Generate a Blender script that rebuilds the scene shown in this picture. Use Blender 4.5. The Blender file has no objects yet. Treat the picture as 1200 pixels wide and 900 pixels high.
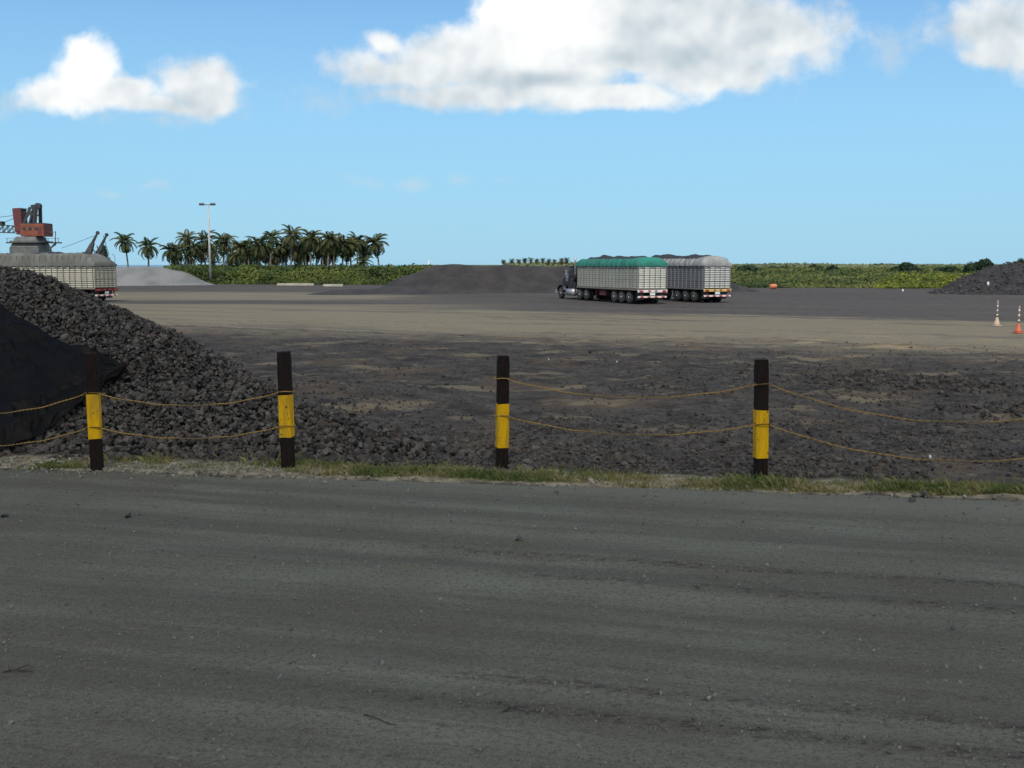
import bpy, bmesh, math, random
import numpy as np
from mathutils import Vector, Matrix, Euler

random.seed(7); RNG = np.random.default_rng(11)
R = math.radians
SC = bpy.context.scene
COL = SC.collection

# ------------------------------------------------------------------ camera, sky, sun, exposure
CAM_H, FPX = 3.0, 1200.0
PITCH = math.atan(140.0 / FPX)
cam_d = bpy.data.cameras.new('camera'); cam = bpy.data.objects.new('camera', cam_d); COL.objects.link(cam)
cam.location = (0, 0, CAM_H); cam.rotation_euler = (R(90) - PITCH, 0, 0)
cam_d.sensor_width = 36; cam_d.lens = 36.0 * FPX / 1200; cam_d.clip_start = 0.1; cam_d.clip_end = 30000
SC.camera = cam

def ray(x, y):
    dx, dy = (x - 600) / FPX, -(y - 450) / FPX
    c, s = math.cos(PITCH), math.sin(PITCH)
    return Vector((dx, c + s * dy, -s + c * dy))
def G(x, y, z=0.0):                      # photo pixel -> point on the level z
    d = ray(x, y); t = (z - CAM_H) / d.z
    return Vector((d.x * t, d.y * t, z))
def D(x, y, Y):                          # photo pixel -> point at distance Y
    d = ray(x, y); t = Y / d.y
    return Vector((d.x * t, Y, CAM_H + d.z * t))

SUN_TO = Vector((-0.06, -0.62, 0.80)).normalized()
SUN_EL = math.asin(SUN_TO.z); SUN_AZ = math.atan2(SUN_TO.x, SUN_TO.y)
sun_d = bpy.data.lights.new('sun', 'SUN'); sun_d.energy = 3.4; sun_d.angle = R(0.53); sun_d.color = (1.0, 0.95, 0.86)
sun = bpy.data.objects.new('sun', sun_d); COL.objects.link(sun); sun.location = (60, -300, 400)
sun.rotation_euler = (-SUN_TO).to_track_quat('-Z', 'Y').to_euler()

SC.view_settings.view_transform = 'Standard'; SC.view_settings.look = 'None'
SC.view_settings.exposure = 0.0; SC.view_settings.gamma = 1.0; SC.view_settings.use_curve_mapping = False
SC.render.engine = 'CYCLES'
SC.cycles.use_denoising = True; SC.cycles.use_adaptive_sampling = True; SC.cycles.adaptive_threshold = .012; SC.cycles.adaptive_min_samples = 16; SC.cycles.max_bounces = 3; SC.cycles.diffuse_bounces = 1; SC.cycles.glossy_bounces = 2; SC.cycles.transmission_bounces = 3; SC.cycles.transparent_max_bounces = 6
SC.cycles.caustics_reflective = False; SC.cycles.caustics_refractive = False

class NT:                                # small helper to write node trees
    def __init__(s, tree): s.t = tree; s.n = tree.nodes; s.l = tree.links
    def put(s, sock, v):
        if hasattr(v, 'is_output'): s.l.new(v, sock)
        elif v is not None:
            if isinstance(v, (tuple, list)) and len(v) == 3 and len(getattr(sock, 'default_value', (0, 0, 0))) == 4: v = (*v, 1)
            sock.default_value = v
    def math(s, op, a, b=None, c=None, clamp=False):
        n = s.n.new('ShaderNodeMath'); n.operation = op; n.use_clamp = clamp
        for i, v in enumerate((a, b, c)):
            if v is not None: s.put(n.inputs[i], v)
        return n.outputs[0]
    def vmath(s, op, a, b=None):
        n = s.n.new('ShaderNodeVectorMath'); n.operation = op
        s.put(n.inputs[0], a)
        if b is not None: s.put(n.inputs[1], b)
        return n.outputs[1 if op in ('LENGTH', 'DOT_PRODUCT') else 0]
    def sep(s, v):
        n = s.n.new('ShaderNodeSeparateXYZ'); s.put(n.inputs[0], v); return n.outputs
    def comb(s, x, y, z=0.0):
        n = s.n.new('ShaderNodeCombineXYZ')
        for i, v in enumerate((x, y, z)): s.put(n.inputs[i], v)
        return n.outputs[0]
    def noise(s, vec, scale, detail=4, rough=0.55, dist=0.0):
        n = s.n.new('ShaderNodeTexNoise'); n.inputs['Scale'].default_value = scale; n.inputs['Detail'].default_value = detail
        n.inputs['Roughness'].default_value = rough; n.inputs['Distortion'].default_value = dist
        if vec is not None: s.l.new(vec, n.inputs['Vector'])
        return n.outputs['Fac']
    def voro(s, vec, scale, detail=2.0, rough=.5, smooth=.6):
        n = s.n.new('ShaderNodeTexVoronoi'); n.feature = 'F1'; n.voronoi_dimensions = '2D'; n.normalize = False
        for k, v in (('Scale', scale), ('Detail', detail), ('Roughness', rough), ('Lacunarity', 2.3)): n.inputs[k].default_value = v
        s.l.new(vec, n.inputs['Vector']); return n.outputs['Distance']
    def step(s, v, a, b, lo=0.0, hi=1.0):
        n = s.n.new('ShaderNodeMapRange'); n.interpolation_type = 'SMOOTHSTEP'
        for i, q in enumerate((v, a, b, lo, hi)): s.put(n.inputs[i], q)
        return n.outputs[0]
    def mix(s, f, a, b, mode='MIX'):
        n = s.n.new('ShaderNodeMix'); n.data_type = 'RGBA'; n.blend_type = mode
        s.put(n.inputs[0], f); s.put(n.inputs[6], a); s.put(n.inputs[7], b)
        return n.outputs[2]

def build_world():
    w = bpy.data.worlds.new('World'); SC.world = w; w.use_nodes = True
    t = NT(w.node_tree); t.n.clear()
    sky = t.n.new('ShaderNodeTexSky'); sky.sky_type = 'NISHITA'; sky.sun_disc = False
    sky.sun_elevation = SUN_EL; sky.sun_rotation = SUN_AZ
    sky.air_density = 1.0; sky.dust_density = 0.3; sky.ozone_density = 1.5; sky.altitude = 0
    tc = t.n.new('ShaderNodeTexCoord'); d = t.vmath('NORMALIZE', tc.outputs['Generated'])
    dx, dy, dz = t.sep(d)
    skyc = t.mix(1.0, sky.outputs[0], (0.88, 1.26, 1.50), 'MULTIPLY')
    skyc = t.mix(t.step(dz, .36, .0, 0, .85), skyc, (3.15, 6.0, 8.3))       # marine haze low over the horizon, all round
    # cumulus of the view, as soft ellipses broken up by noise; coordinates are true bearings (east/north, up/north)
    # (x, y, half width, half height, weight, brightness)
    blobs = [(102, 80, 40, 42, 1.25, .92), (72, 104, 44, 24, 1.0, .75), (132, 110, 58, 22, 1.05, .56), (236, 98, 56, 32, 1.0, .46), (185, 121, 100, 12, .85, .34),
             (640, 16, 84, 74, 1.4, 1.0), (690, 44, 70, 54, 1.2, .62), (600, 66, 110, 40, 1.2, .60), (520, 76, 80, 34, 1.0, .48), (440, 78, 62, 22, .74, .38), (455, 52, 26, 16, .7, .6),
             (560, 112, 130, 18, .85, .25), (630, 92, 84, 14, 1.25, -.08), (705, 109, 130, 17, 1.0, .66), (770, 18, 130, 56, 1.15, .34), (745, 62, 90, 20, 1.15, .08), (870, 40, 110, 52, 1.0, .32), (940, 46, 54, 36, .9, .55), (840, 84, 100, 26, .95, .48),
             (1178, 36, 70, 40, .85, .40), (1160, 62, 60, 14, .6, .3), (1245, 40, 70, 46, 1.1, .5)]
    wisps = [(1035, 65, 34, 34, .62), (1070, 34, 34, 26, .5), (20, 122, 44, 17, .62), (168, 215, 26, 9, .65), (430, 219, 30, 11, .6), (482, 218, 24, 7, .55),
             (532, 214, 24, 10, .55), (590, 214, 40, 6, .42), (132, 226, 16, 6, .45), (900, 110, 50, 14, .4), (375, 112, 60, 22, .5), (215, 136, 110, 14, .55)]
    def billow(q, p, det=2): return q.math('SUBTRACT', q.noise(p, 26.0, det, .5), .5)
    def field_group(name, lst, amp, scale, det, bright):
        g = bpy.data.node_groups.new(name, 'ShaderNodeTree')
        g.interface.new_socket('p', in_out='INPUT', socket_type='NodeSocketVector')
        g.interface.new_socket('f', in_out='OUTPUT', socket_type='NodeSocketFloat'); g.interface.new_socket('b', in_out='OUTPUT', socket_type='NodeSocketFloat'); g.interface.new_socket('n', in_out='OUTPUT', socket_type='NodeSocketFloat')
        q = NT(g); gi = q.n.new('NodeGroupInput'); go = q.n.new('NodeGroupOutput'); p = gi.outputs[0]
        w1 = q.n.new('ShaderNodeTexNoise'); w1.inputs['Scale'].default_value = scale * .6; w1.inputs['Detail'].default_value = 1; q.l.new(p, w1.inputs['Vector'])
        wv = q.vmath('SCALE', q.vmath('SUBTRACT', w1.outputs['Color'], (.5, .5, .5))); wv.node.inputs['Scale'].default_value = .030
        p2 = q.vmath('ADD', p, wv); acc = None; sw = None; sb = None
        for e0 in lst:
            x, y, rx, ry, wt = e0[:5]; r = ray(x, y); c = (r.x / r.y, r.z / r.y, 0)
            v = q.math('MULTIPLY', q.math('SUBTRACT', 1.25, q.vmath('LENGTH', q.vmath('MULTIPLY', q.vmath('SUBTRACT', p2, c), (FPX / rx, FPX / ry, 0)))), wt)
            v = q.math('MAXIMUM', v, -1.0)
            if acc is None: acc = v
            else:
                n = q.n.new('ShaderNodeMath'); n.operation = 'SMOOTH_MAX'; q.l.new(acc, n.inputs[0]); q.l.new(v, n.inputs[1]); n.inputs[2].default_value = .22; acc = n.outputs[0]
            if bright:
                w = q.math('POWER', q.math('ADD', v, 1.001), 5.0)
                sw = w if sw is None else q.math('ADD', sw, w); sb = q.math('MULTIPLY', w, e0[5]) if sb is None else q.math('MULTIPLY_ADD', w, e0[5], sb)
        if bright:
            nz = billow(q, p); q.l.new(nz, go.inputs[2]); nn = q.math('MULTIPLY', q.math('SUBTRACT', q.noise(p, 30.0, 5, .56), .5), amp)
        else: nn = q.math('MULTIPLY', q.math('SUBTRACT', q.noise(p, scale, det, .62), .5), amp)
        q.l.new(q.math('ADD', acc, nn), go.inputs[0])
        if bright: q.l.new(q.math('DIVIDE', sb, q.math('ADD', sw, 1e-4)), go.inputs[1])
        return g
    def use(g, p):
        n = t.n.new('ShaderNodeGroup'); n.node_tree = g; t.l.new(p, n.inputs[0]); return n.outputs
    gA = field_group('cumulus_field', blobs, 1.35, 19.0, 3, True); gB = field_group('wisp_field', wisps, 2.2, 26.0, 5, False)
    ym = t.math('MAXIMUM', dy, .02)
    P = t.comb(t.math('DIVIDE', dx, ym), t.math('DIVIDE', dz, ym), 0.0)
    F0, B0, n2 = use(gA, P); n1 = billow(t, t.vmath('ADD', P, (-.008, .014, 0)))
    front = t.step(dy, .35, .6)
    aA = t.math('MULTIPLY', t.step(F0, -.02, .68), front)
    lit = t.math('ADD', B0, t.math('MULTIPLY', t.math('SUBTRACT', n2, n1), .75))
    lum = t.step(lit, -.22, 1.05)
    cA = t.mix(lum, (0.42, 0.53, 0.61), (1.10, 1.10, 1.08))
    aB = t.math('MULTIPLY', t.math('MULTIPLY', t.step(use(gB, P)[0], .12, .95), .50), front)
    # scattered cumulus over the rest of the sky
    zz = t.math('ADD', t.math('MAXIMUM', dz, 0.0), .12)
    Q = t.comb(t.math('DIVIDE', dx, zz), t.math('DIVIDE', dy, zz), 3.0)
    m0 = t.noise(Q, .9, 4, .58)
    aC = t.math('MULTIPLY', t.math('MULTIPLY', t.step(m0, .42, .53), t.step(dy, .62, .40)), t.step(dz, .02, .12))
    cC = t.mix(t.step(m0, .50, .66), (1.1, 1.1, 1.08), (0.62, 0.68, 0.72))
    K = 10.0                                      # clouds in the units of the sky before the background strength
    skyv = skyc
    def sc(c): return t.mix(1.0, c, (K, K, K), 'MULTIPLY')
    c = t.mix(aC, skyv, sc(cC))
    c = t.mix(aB, c, sc((0.60, 0.72, 0.80, 1) if False else t.mix(0.0, (0.60, 0.70, 0.78), (1, 1, 1))))
    c = t.mix(aA, c, sc(cA))
    bg = t.n.new('ShaderNodeBackground'); bg.inputs['Strength'].default_value = 0.10; t.l.new(c, bg.inputs['Color'])
    out = t.n.new('ShaderNodeOutputWorld'); t.l.new(bg.outputs[0], out.inputs['Surface'])
    w.cycles.sampling_method = 'MANUAL'; w.cycles.sample_map_resolution = 512
build_world()

# ------------------------------------------------------------------ helpers
def lattice(ix, iy, seed):
    with np.errstate(over='ignore'):
        h = (ix.astype(np.int64) * 374761393 + iy.astype(np.int64) * 668265263 + seed * 982451653) & 0x7fffffff
        h = ((h ^ (h >> 13)) * 1274126177) & 0x7fffffff
        h = (h ^ (h >> 16)) & 0xffff
    return h / 65535.0
def vnoise(x, y, seed=0):
    x = np.asarray(x, float); y = np.asarray(y, float)
    ix = np.floor(x); iy = np.floor(y); fx = x - ix; fy = y - iy
    fx = fx * fx * (3 - 2 * fx); fy = fy * fy * (3 - 2 * fy)
    a = lattice(ix, iy, seed); b = lattice(ix + 1, iy, seed); c = lattice(ix, iy + 1, seed); d = lattice(ix + 1, iy + 1, seed)
    return (a * (1 - fx) + b * fx) * (1 - fy) + (c * (1 - fx) + d * fx) * fy - .5
def fbm(x, y, oct=4, seed=0, gain=.5):
    s = 0; a = 1.0; f = 1.0
    for k in range(oct): s = s + a * vnoise(np.asarray(x) * f + 17.3 * k, np.asarray(y) * f - 9.1 * k, seed + k); a *= gain; f *= 2.03
    return s
def sstep(v, a, b):
    q = np.clip((np.asarray(v, float) - a) / (b - a), 0, 1); return q * q * (3 - 2 * q)

def link(name, me, m=None, parent=None):
    o = bpy.data.objects.new(name, me); COL.objects.link(o)
    if m is not None and me is not None and len(me.materials) == 0: me.materials.append(m)
    if parent is not None: o.parent = parent
    return o
def mesh_np(name, V, F, smooth=False):
    """V (n,3), F (m,k) array of equal sized faces"""
    V = np.asarray(V, np.float32); F = np.asarray(F, np.int32)
    me = bpy.data.meshes.new(name); k = F.shape[1]
    me.vertices.add(len(V)); me.vertices.foreach_set('co', V.ravel())
    me.loops.add(F.size); me.loops.foreach_set('vertex_index', F.ravel())
    me.polygons.add(len(F)); me.polygons.foreach_set('loop_start', np.arange(0, F.size, k, dtype=np.int32))
    me.polygons.foreach_set('loop_total', np.full(len(F), k, np.int32))
    me.polygons.foreach_set('use_smooth', np.full(len(F), smooth))
    me.update(calc_edges=True); me.validate(); return me
def tag(o, label=None, cat=None, group=None, kind=None):
    if label: o['label'] = label
    if cat: o['category'] = cat
    if group: o['group'] = group
    if kind: o['kind'] = kind
    return o
def thing(name, label, cat, loc=(0, 0, 0), rz=0.0, group=None):
    o = bpy.data.objects.new(name, None); COL.objects.link(o); o.location = loc; o.rotation_euler = (0, 0, rz)
    o.empty_display_size = .3
    return tag(o, label, cat, group)

class MB:
    def __init__(s): s.v = []; s.f = []
    def add(s, vs, fs):
        b = len(s.v); s.v += [tuple(v) for v in vs]; s.f += [tuple(i + b for i in f) for f in fs]; return s
    def box(s, c, size, rot=None):
        hx, hy, hz = (q / 2 for q in size); M = Euler(rot).to_matrix() if rot else None
        vs = []
        for z in (-hz, hz):
            for (x, y) in ((-hx, -hy), (hx, -hy), (hx, hy), (-hx, hy)):
                p = Vector((x, y, z))
                if M: p = M @ p
                vs.append(p + Vector(c))
        return s.add(vs, [(3, 2, 1, 0), (4, 5, 6, 7), (0, 1, 5, 4), (1, 2, 6, 5), (2, 3, 7, 6), (3, 0, 4, 7)])
    def beam(s, a, b, w, h=None):
        a = Vector(a); b = Vector(b); h = h or w; d = (b - a).normalized()
        u = d.cross(Vector((0, 0, 1)));  u = u.normalized() if u.length > 1e-4 else Vector((1, 0, 0)); v = u.cross(d)
        vs = [p + u * sx * w / 2 + v * sy * h / 2 for p in (a, b) for (sx, sy) in ((-1, -1), (1, -1), (1, 1), (-1, 1))]
        return s.add(vs, [(0, 1, 2, 3), (7, 6, 5, 4), (0, 4, 5, 1), (1, 5, 6, 2), (2, 6, 7, 3), (3, 7, 4, 0)])
    def tube(s, pts, rad, n=8, caps=True):
        pts = [Vector(p) for p in pts]; m = len(pts)
        if not hasattr(rad, '__len__'): rad = [rad] * m
        rings = []
        for i, p in enumerate(pts):
            d = (pts[min(i + 1, m - 1)] - pts[max(i - 1, 0)]).normalized()
            u = d.cross(Vector((0, 0, 1))) if abs(d.z) < .95 else d.cross(Vector((0, 1, 0)))
            u.normalize(); v = d.cross(u)
            rings += [p + (u * math.cos(2 * math.pi * k / n) + v * math.sin(2 * math.pi * k / n)) * rad[i] for k in range(n)]
        fs = [(i * n + k, i * n + (k + 1) % n, (i + 1) * n + (k + 1) % n, (i + 1) * n + k) for i in range(m - 1) for k in range(n)]
        if caps: fs += [tuple(range(n - 1, -1, -1)), tuple((m - 1) * n + k for k in range(n))]
        return s.add(rings, fs)
    def lathe(s, prof, c, axis='z', n=20):
        """prof: (r, h) list"""
        vs = []
        for r, h in prof:
            for k in range(n):
                a = 2 * math.pi * k / n; q = (r * math.cos(a), r * math.sin(a), h)
                if axis == 'x': q = (h, q[0], q[1])
                elif axis == 'y': q = (q[0], h, q[1])
                vs.append(Vector(q) + Vector(c))
        m = len(prof)
        fs = [(i * n + k, i * n + (k + 1) % n, (i + 1) * n + (k + 1) % n, (i + 1) * n + k) for i in range(m - 1) for k in range(n)]
        fs += [tuple(range(n - 1, -1, -1)), tuple((m - 1) * n + k for k in range(n))]
        return s.add(vs, fs)
    def mesh(s, name, smooth=False, bevel=0.0):
        me = bpy.data.meshes.new(name); me.from_pydata(s.v, [], s.f)
        bm = bmesh.new(); bm.from_mesh(me)
        bmesh.ops.recalc_face_normals(bm, faces=bm.faces)
        if bevel: bmesh.ops.bevel(bm, geom=bm.edges[:], offset=bevel, segments=1, affect='EDGES')
        bm.to_mesh(me); bm.free()
        if smooth:
            for p in me.polygons: p.use_smooth = True
        me.update(); return me
    def build(s, name, m, parent=None, smooth=False, bevel=0.0): return link(name, s.mesh(name, smooth, bevel), m, parent)

MATS = {}
def mat(name, c1, c2=None, rough=.85, scale=3.0, bump=0.0, bscale=40.0, island=0.0, metal=0.0, detail=5, spec=None, stretch=None, bdist=.02):
    if name in MATS: return MATS[name]
    m = bpy.data.materials.new(name); m.use_nodes = True; t = NT(m.node_tree)
    b = t.n['Principled BSDF']; b.inputs['Roughness'].default_value = rough; b.inputs['Metallic'].default_value = metal
    if spec is not None: b.inputs['Specular IOR Level'].default_value = spec
    tc = t.n.new('ShaderNodeTexCoord'); vec = tc.outputs['Object']
    if stretch: vec = t.vmath('MULTIPLY', vec, stretch)
    c2 = c2 or tuple(q * .7 for q in c1)
    c = t.mix(t.step(t.noise(vec, scale, detail), .35, .65), c1, c2)
    if island:
        g = t.n.new('ShaderNodeNewGeometry'); r = g.outputs['Random Per Island']
        v = t.math('ADD', 1.0 - island, t.math('MULTIPLY', r, 2 * island))
        c = t.mix(1.0, c, t.comb(v, v, v), 'MULTIPLY')
    t.l.new(c, b.inputs['Base Color'])
    if bump:
        bn = t.n.new('ShaderNodeBump'); bn.inputs['Strength'].default_value = bump; bn.inputs['Distance'].default_value = bdist
        t.l.new(t.noise(vec, bscale, 6, .65), bn.inputs['Height']); t.l.new(bn.outputs[0], b.inputs['Normal'])
    MATS[name] = m; return m

def ramp_mat(name, cols, rough=.8, trans=0.0, nscale=.12, mixn=.5):
    """leaf material: colour picked per leaf from cols, shifted by a large noise"""
    m = bpy.data.materials.new(name); m.use_nodes = True; t = NT(m.node_tree); b = t.n['Principled BSDF']
    b.inputs['Roughness'].default_value = rough; b.inputs['Specular IOR Level'].default_value = .25
    g = t.n.new('ShaderNodeNewGeometry')
    f = t.math('ADD', t.math('MULTIPLY', g.outputs['Random Per Island'], 1 - mixn), t.math('MULTIPLY', t.step(t.noise(g.outputs['Position'], nscale, 4), .3, .7), mixn))
    cr = t.n.new('ShaderNodeValToRGB'); el = cr.color_ramp.elements
    while len(el) < len(cols): el.new(.5)
    for i, c in enumerate(cols): el[i].position = i / (len(cols) - 1); el[i].color = (*c, 1)
    t.l.new(f, cr.inputs[0]); t.l.new(cr.outputs[0], b.inputs['Base Color'])
    if trans:
        tr = t.n.new('ShaderNodeBsdfTranslucent'); t.l.new(cr.outputs[0], tr.inputs[0])
        mx = t.n.new('ShaderNodeMixShader'); mx.inputs[0].default_value = trans
        t.l.new(b.outputs[0], mx.inputs[1]); t.l.new(tr.outputs[0], mx.inputs[2]); t.l.new(mx.outputs[0], t.n['Material Output'].inputs[0])
    return m

# ------------------------------------------------------------------ the lie of the land
EA, EB = G(0, 551), G(1200, 588)                         # edge of the road
RD = (EB - EA).normalized(); RN = Vector((-RD.y, RD.x, 0))  # along / across (RN points to the yard)
def road_t(x, y): return (x - EA.x) * RN.x + (y - EA.y) * RN.y
def road_s(x, y): return (x - EA.x) * RD.x + (y - EA.y) * RD.y

# heap at the fence: crest line sinking to the right
CREST = [(lambda q: (q.x, q.y, q.z - .09))(D(x, y, Y)) for x, y, Y in [(-330, 288, 24.5), (-90, 300, 21.6), (0, 313, 20.5), (30, 315, 20.2), (60, 326, 19.9), (84, 338, 19.7), (132, 358, 19.3), (180, 381, 18.9), (210, 396, 18.6),
         (240, 413, 18.3), (264, 429, 18.0), (288, 437, 17.8), (327, 458, 17.4), (400, 485, 16.8), (450, 498, 16.4), (500, 510, 16.0), (545, 524, 15.7), (580, 541, 15.4)]]
def heap_h(x, y):
    x = np.asarray(x, float); y = np.asarray(y, float); h = np.full(x.shape, -9.0)
    for (a, b) in zip(CREST[:-1], CREST[1:]):
        ax, ay, az = a; bx, by, bz = b
        L2 = (bx - ax) ** 2 + (by - ay) ** 2
        t = np.clip(((x - ax) * (bx - ax) + (y - ay) * (by - ay)) / L2, 0, 1)
        d = np.hypot(x - ax - t * (bx - ax), y - ay - t * (by - ay))
        z = az + t * (bz - az)
        h = np.maximum(h, z - .64 * np.sqrt(d * d + .06) + .157)
    h = h + .10 * fbm(x * .55, y * .55, 3, 5) + .06 * fbm(x * 2.1, y * 2.1, 2, 9)
    return h
def ground_z(x, y):
    x = np.asarray(x, float); y = np.asarray(y, float); t = road_t(x, y)
    near = sstep(t, .2, 2.0) * (1 - sstep(y, 45, 75))
    z = near * (.10 * fbm(x * .35, y * .35, 3, 31) + .10 * fbm(x * 1.3, y * 1.3, 4, 32) + .035 * fbm(x * 5, y * 5, 2, 33))
    far = sstep(y, 60, 90)
    z = z + far * (.10 * fbm(x * .05, y * .05, 3, 41))
    verge = sstep(t, -.25, .25) * (1 - sstep(t, 1.1, 2.2))
    z = z + verge * (.035 + .05 * fbm(x * 2.2, y * 2.2, 3, 36))
    z = z - .06 * (1 - sstep(t, -.3, .05))               # bed under the road sheet
    # two low rows of churned rubble at the right
    for (px, py, rx, ry, hh) in RUBBLE:
        c = G(px, py); z = z + hh * np.exp(-(((x - c.x) / rx) ** 2 + ((y - c.y) / ry) ** 2))
    sea = sstep(y, 420, 470) * (1 - sstep(x + .1 * y, -10, 30))
    z = z - 3.0 * sea
    return z
RUBBLE = [(1020, 449, 1.1, .7, .26), (1120, 456, 1.3, .7, .22), (735, 428, 2.5, .7, .10), (1190, 482, .9, .5, .16), (1050, 408, 2.2, .9, .14), (480, 470, 1.8, .6, .10), (860, 470, 2.5, .6, .10)]
def gz(x, y): return float(ground_z(np.array([x]), np.array([y]))[0])

def graded(a, b, near, grow, cap):
    out = [a]; st = near
    while out[-1] < b: out.append(out[-1] + st); st = min(st * grow, cap)
    return np.array(out)

def ground_material():
    m = bpy.data.materials.new('yard_dust'); m.use_nodes = True; t = NT(m.node_tree); b = t.n['Principled BSDF']
    b.inputs['Roughness'].default_value = .95; b.inputs['Specular IOR Level'].default_value = .15
    g = t.n.new('ShaderNodeNewGeometry'); P = g.outputs['Position']; X, Y, Z = t.sep(P)
    skew = t.math('ADD', Y, t.math('MULTIPLY', X, .42))
    # wheel-drawn streaks: noise pulled out along the traffic direction
    st = t.comb(t.math('ADD', t.math('MULTIPLY', X, .045), t.math('MULTIPLY', Y, .012)), t.math('MULTIPLY', skew, .55), 0.0)
    ns = t.noise(st, 1.0, 6, .62); nw = t.noise(P, .13, 5, .6); nf = t.noise(P, 1.6, 6, .62); nn = t.noise(P, 9.0, 5, .65)
    wob = t.math('ADD', t.math('MULTIPLY', t.math('SUBTRACT', ns, .5), 36.0), t.math('MULTIPLY', t.math('SUBTRACT', nw, .5), 14.0))
    sk = t.math('ADD', skew, wob)
    coal = t.mix(t.step(nf, .3, .7), (.044, .039, .037), (.078, .069, .064))
    ash = t.mix(t.step(nf, .32, .68), (.060, .050, .041), (.112, .094, .075))
    ash = t.mix(t.step(nn, .48, .62, 0, .8), ash, (.030, .026, .022))
    crumb = t.noise(P, .75, 6, .68); ash = t.mix(t.step(crumb, .50, .62, 0, .75), ash, (.034, .029, .025))
    brown = t.noise(t.vmath('ADD', P, (31, 7, 0)), .35, 5, .62); ash = t.mix(t.step(brown, .50, .66, 0, .6), ash, (.125, .088, .054))
    sand = t.mix(t.step(nn, .3, .7), (.182, .158, .108), (.128, .113, .080))
    sand = t.mix(t.step(ns, .50, .62, 0, .85), sand, (.092, .083, .070))
    green = t.mix(t.step(nw, .35, .65), (.060, .085, .028), (.110, .115, .045))
    # near yard (ash) -> sand belt -> coal dust -> green
    a1 = t.step(sk, 38, 47)
    c = t.mix(a1, ash, sand)
    a2 = t.step(sk, 62, 68); c = t.mix(a2, c, t.mix(t.step(ns, .44, .66, 0, .75), coal, (.098, .086, .072)))
    # light strip at the left beyond, and thin dark line
    s2 = t.math('MULTIPLY', t.math('MULTIPLY', t.step(Y, 84, 90), t.step(Y, 118, 106)), t.step(t.math('ADD', X, t.math('MULTIPLY', wob, .6)), -6, -14))
    c = t.mix(s2, c, sand)
    s3 = t.math('MULTIPLY', t.math('MULTIPLY', t.step(Y, 68, 71), t.step(Y, 79, 77)), t.step(X, 4, -12)); c = t.mix(t.math('MULTIPLY', s3, .9), c, sand)
    # sandy scuffs in the near yard
    scuff = t.math('MULTIPLY', t.step(t.noise(t.vmath('MULTIPLY', P, (.30, .62, 1)), 1.0, 7, .66), .54, .64), t.step(Y, 16.5, 20))
    scuff = t.math('MULTIPLY', scuff, t.step(Y, 48, 40)); c = t.mix(t.math('MULTIPLY', scuff, .6), c, (.26, .205, .12))
    straw = t.math('MULTIPLY', t.step(t.noise(t.vmath('MULTIPLY', P, (1.6, 3.4, 1)), 1.0, 6, .7), .60, .70), t.step(Y, 44, 36)); c = t.mix(t.math('MULTIPLY', straw, .7), c, (.26, .20, .115))
    # pale dry soil of the verge
    ed = t.vmath('DOT_PRODUCT', t.vmath('SUBTRACT', P, tuple(EA)), tuple(RN))
    vw = t.math('ADD', ed, t.math('MULTIPLY', t.math('SUBTRACT', t.noise(P, 2.2, 4), .5), .9))
    vg = t.math('MULTIPLY', t.step(vw, -.1, .15), t.step(vw, 1.0, .65))
    soil = t.mix(t.step(t.noise(P, 5.0, 5), .35, .65), (.30, .25, .165), (.16, .135, .09))
    c = t.mix(vg, c, soil)
    gm = t.step(t.math('ADD', Y, t.math('MULTIPLY', t.math('SUBTRACT', nw, .5), 20)), t.step(X, 10, 20, 158, 134), t.step(X, 10, 20, 162, 138)); c = t.mix(gm, c, green)
    t.l.new(c, b.inputs['Base Color'])
    bn = t.n.new('ShaderNodeBump'); bn.inputs['Strength'].default_value = .8; bn.inputs['Distance'].default_value = .035
    t.l.new(t.math('ADD', t.noise(P, 7.0, 8, .72), t.math('MULTIPLY', nf, .8)), bn.inputs['Height']); t.l.new(bn.outputs[0], b.inputs['Normal'])
    return m

def build_ground():
    xs = graded(0, 9000, .13, 1.0, .13) if False else None
    pos = np.concatenate([np.arange(0, 11, .13), graded(11, 9500, .16, 1.045, 600)])
    xs = np.concatenate([-pos[:0:-1], pos])
    ys = np.concatenate([graded(-40, 11, 3, 1, 3)[:-1], np.arange(11.5, 30, .13), graded(30, 9500, .16, 1.03, 500)])
    X, Y = np.meshgrid(xs, ys); Z = ground_z(X, Y)
    V = np.stack([X.ravel(), Y.ravel(), Z.ravel()], 1)
    nx, ny = len(xs), len(ys); i = np.arange(nx * ny).reshape(ny, nx)
    F = np.stack([i[:-1, :-1], i[:-1, 1:], i[1:, 1:], i[1:, :-1]], -1).reshape(-1, 4)
    o = link('ground', mesh_np('ground', V, F, True), ground_material()); tag(o, 'dusty grey and sand coloured yard reaching to the far green land', None, kind='structure')
build_ground()

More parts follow.
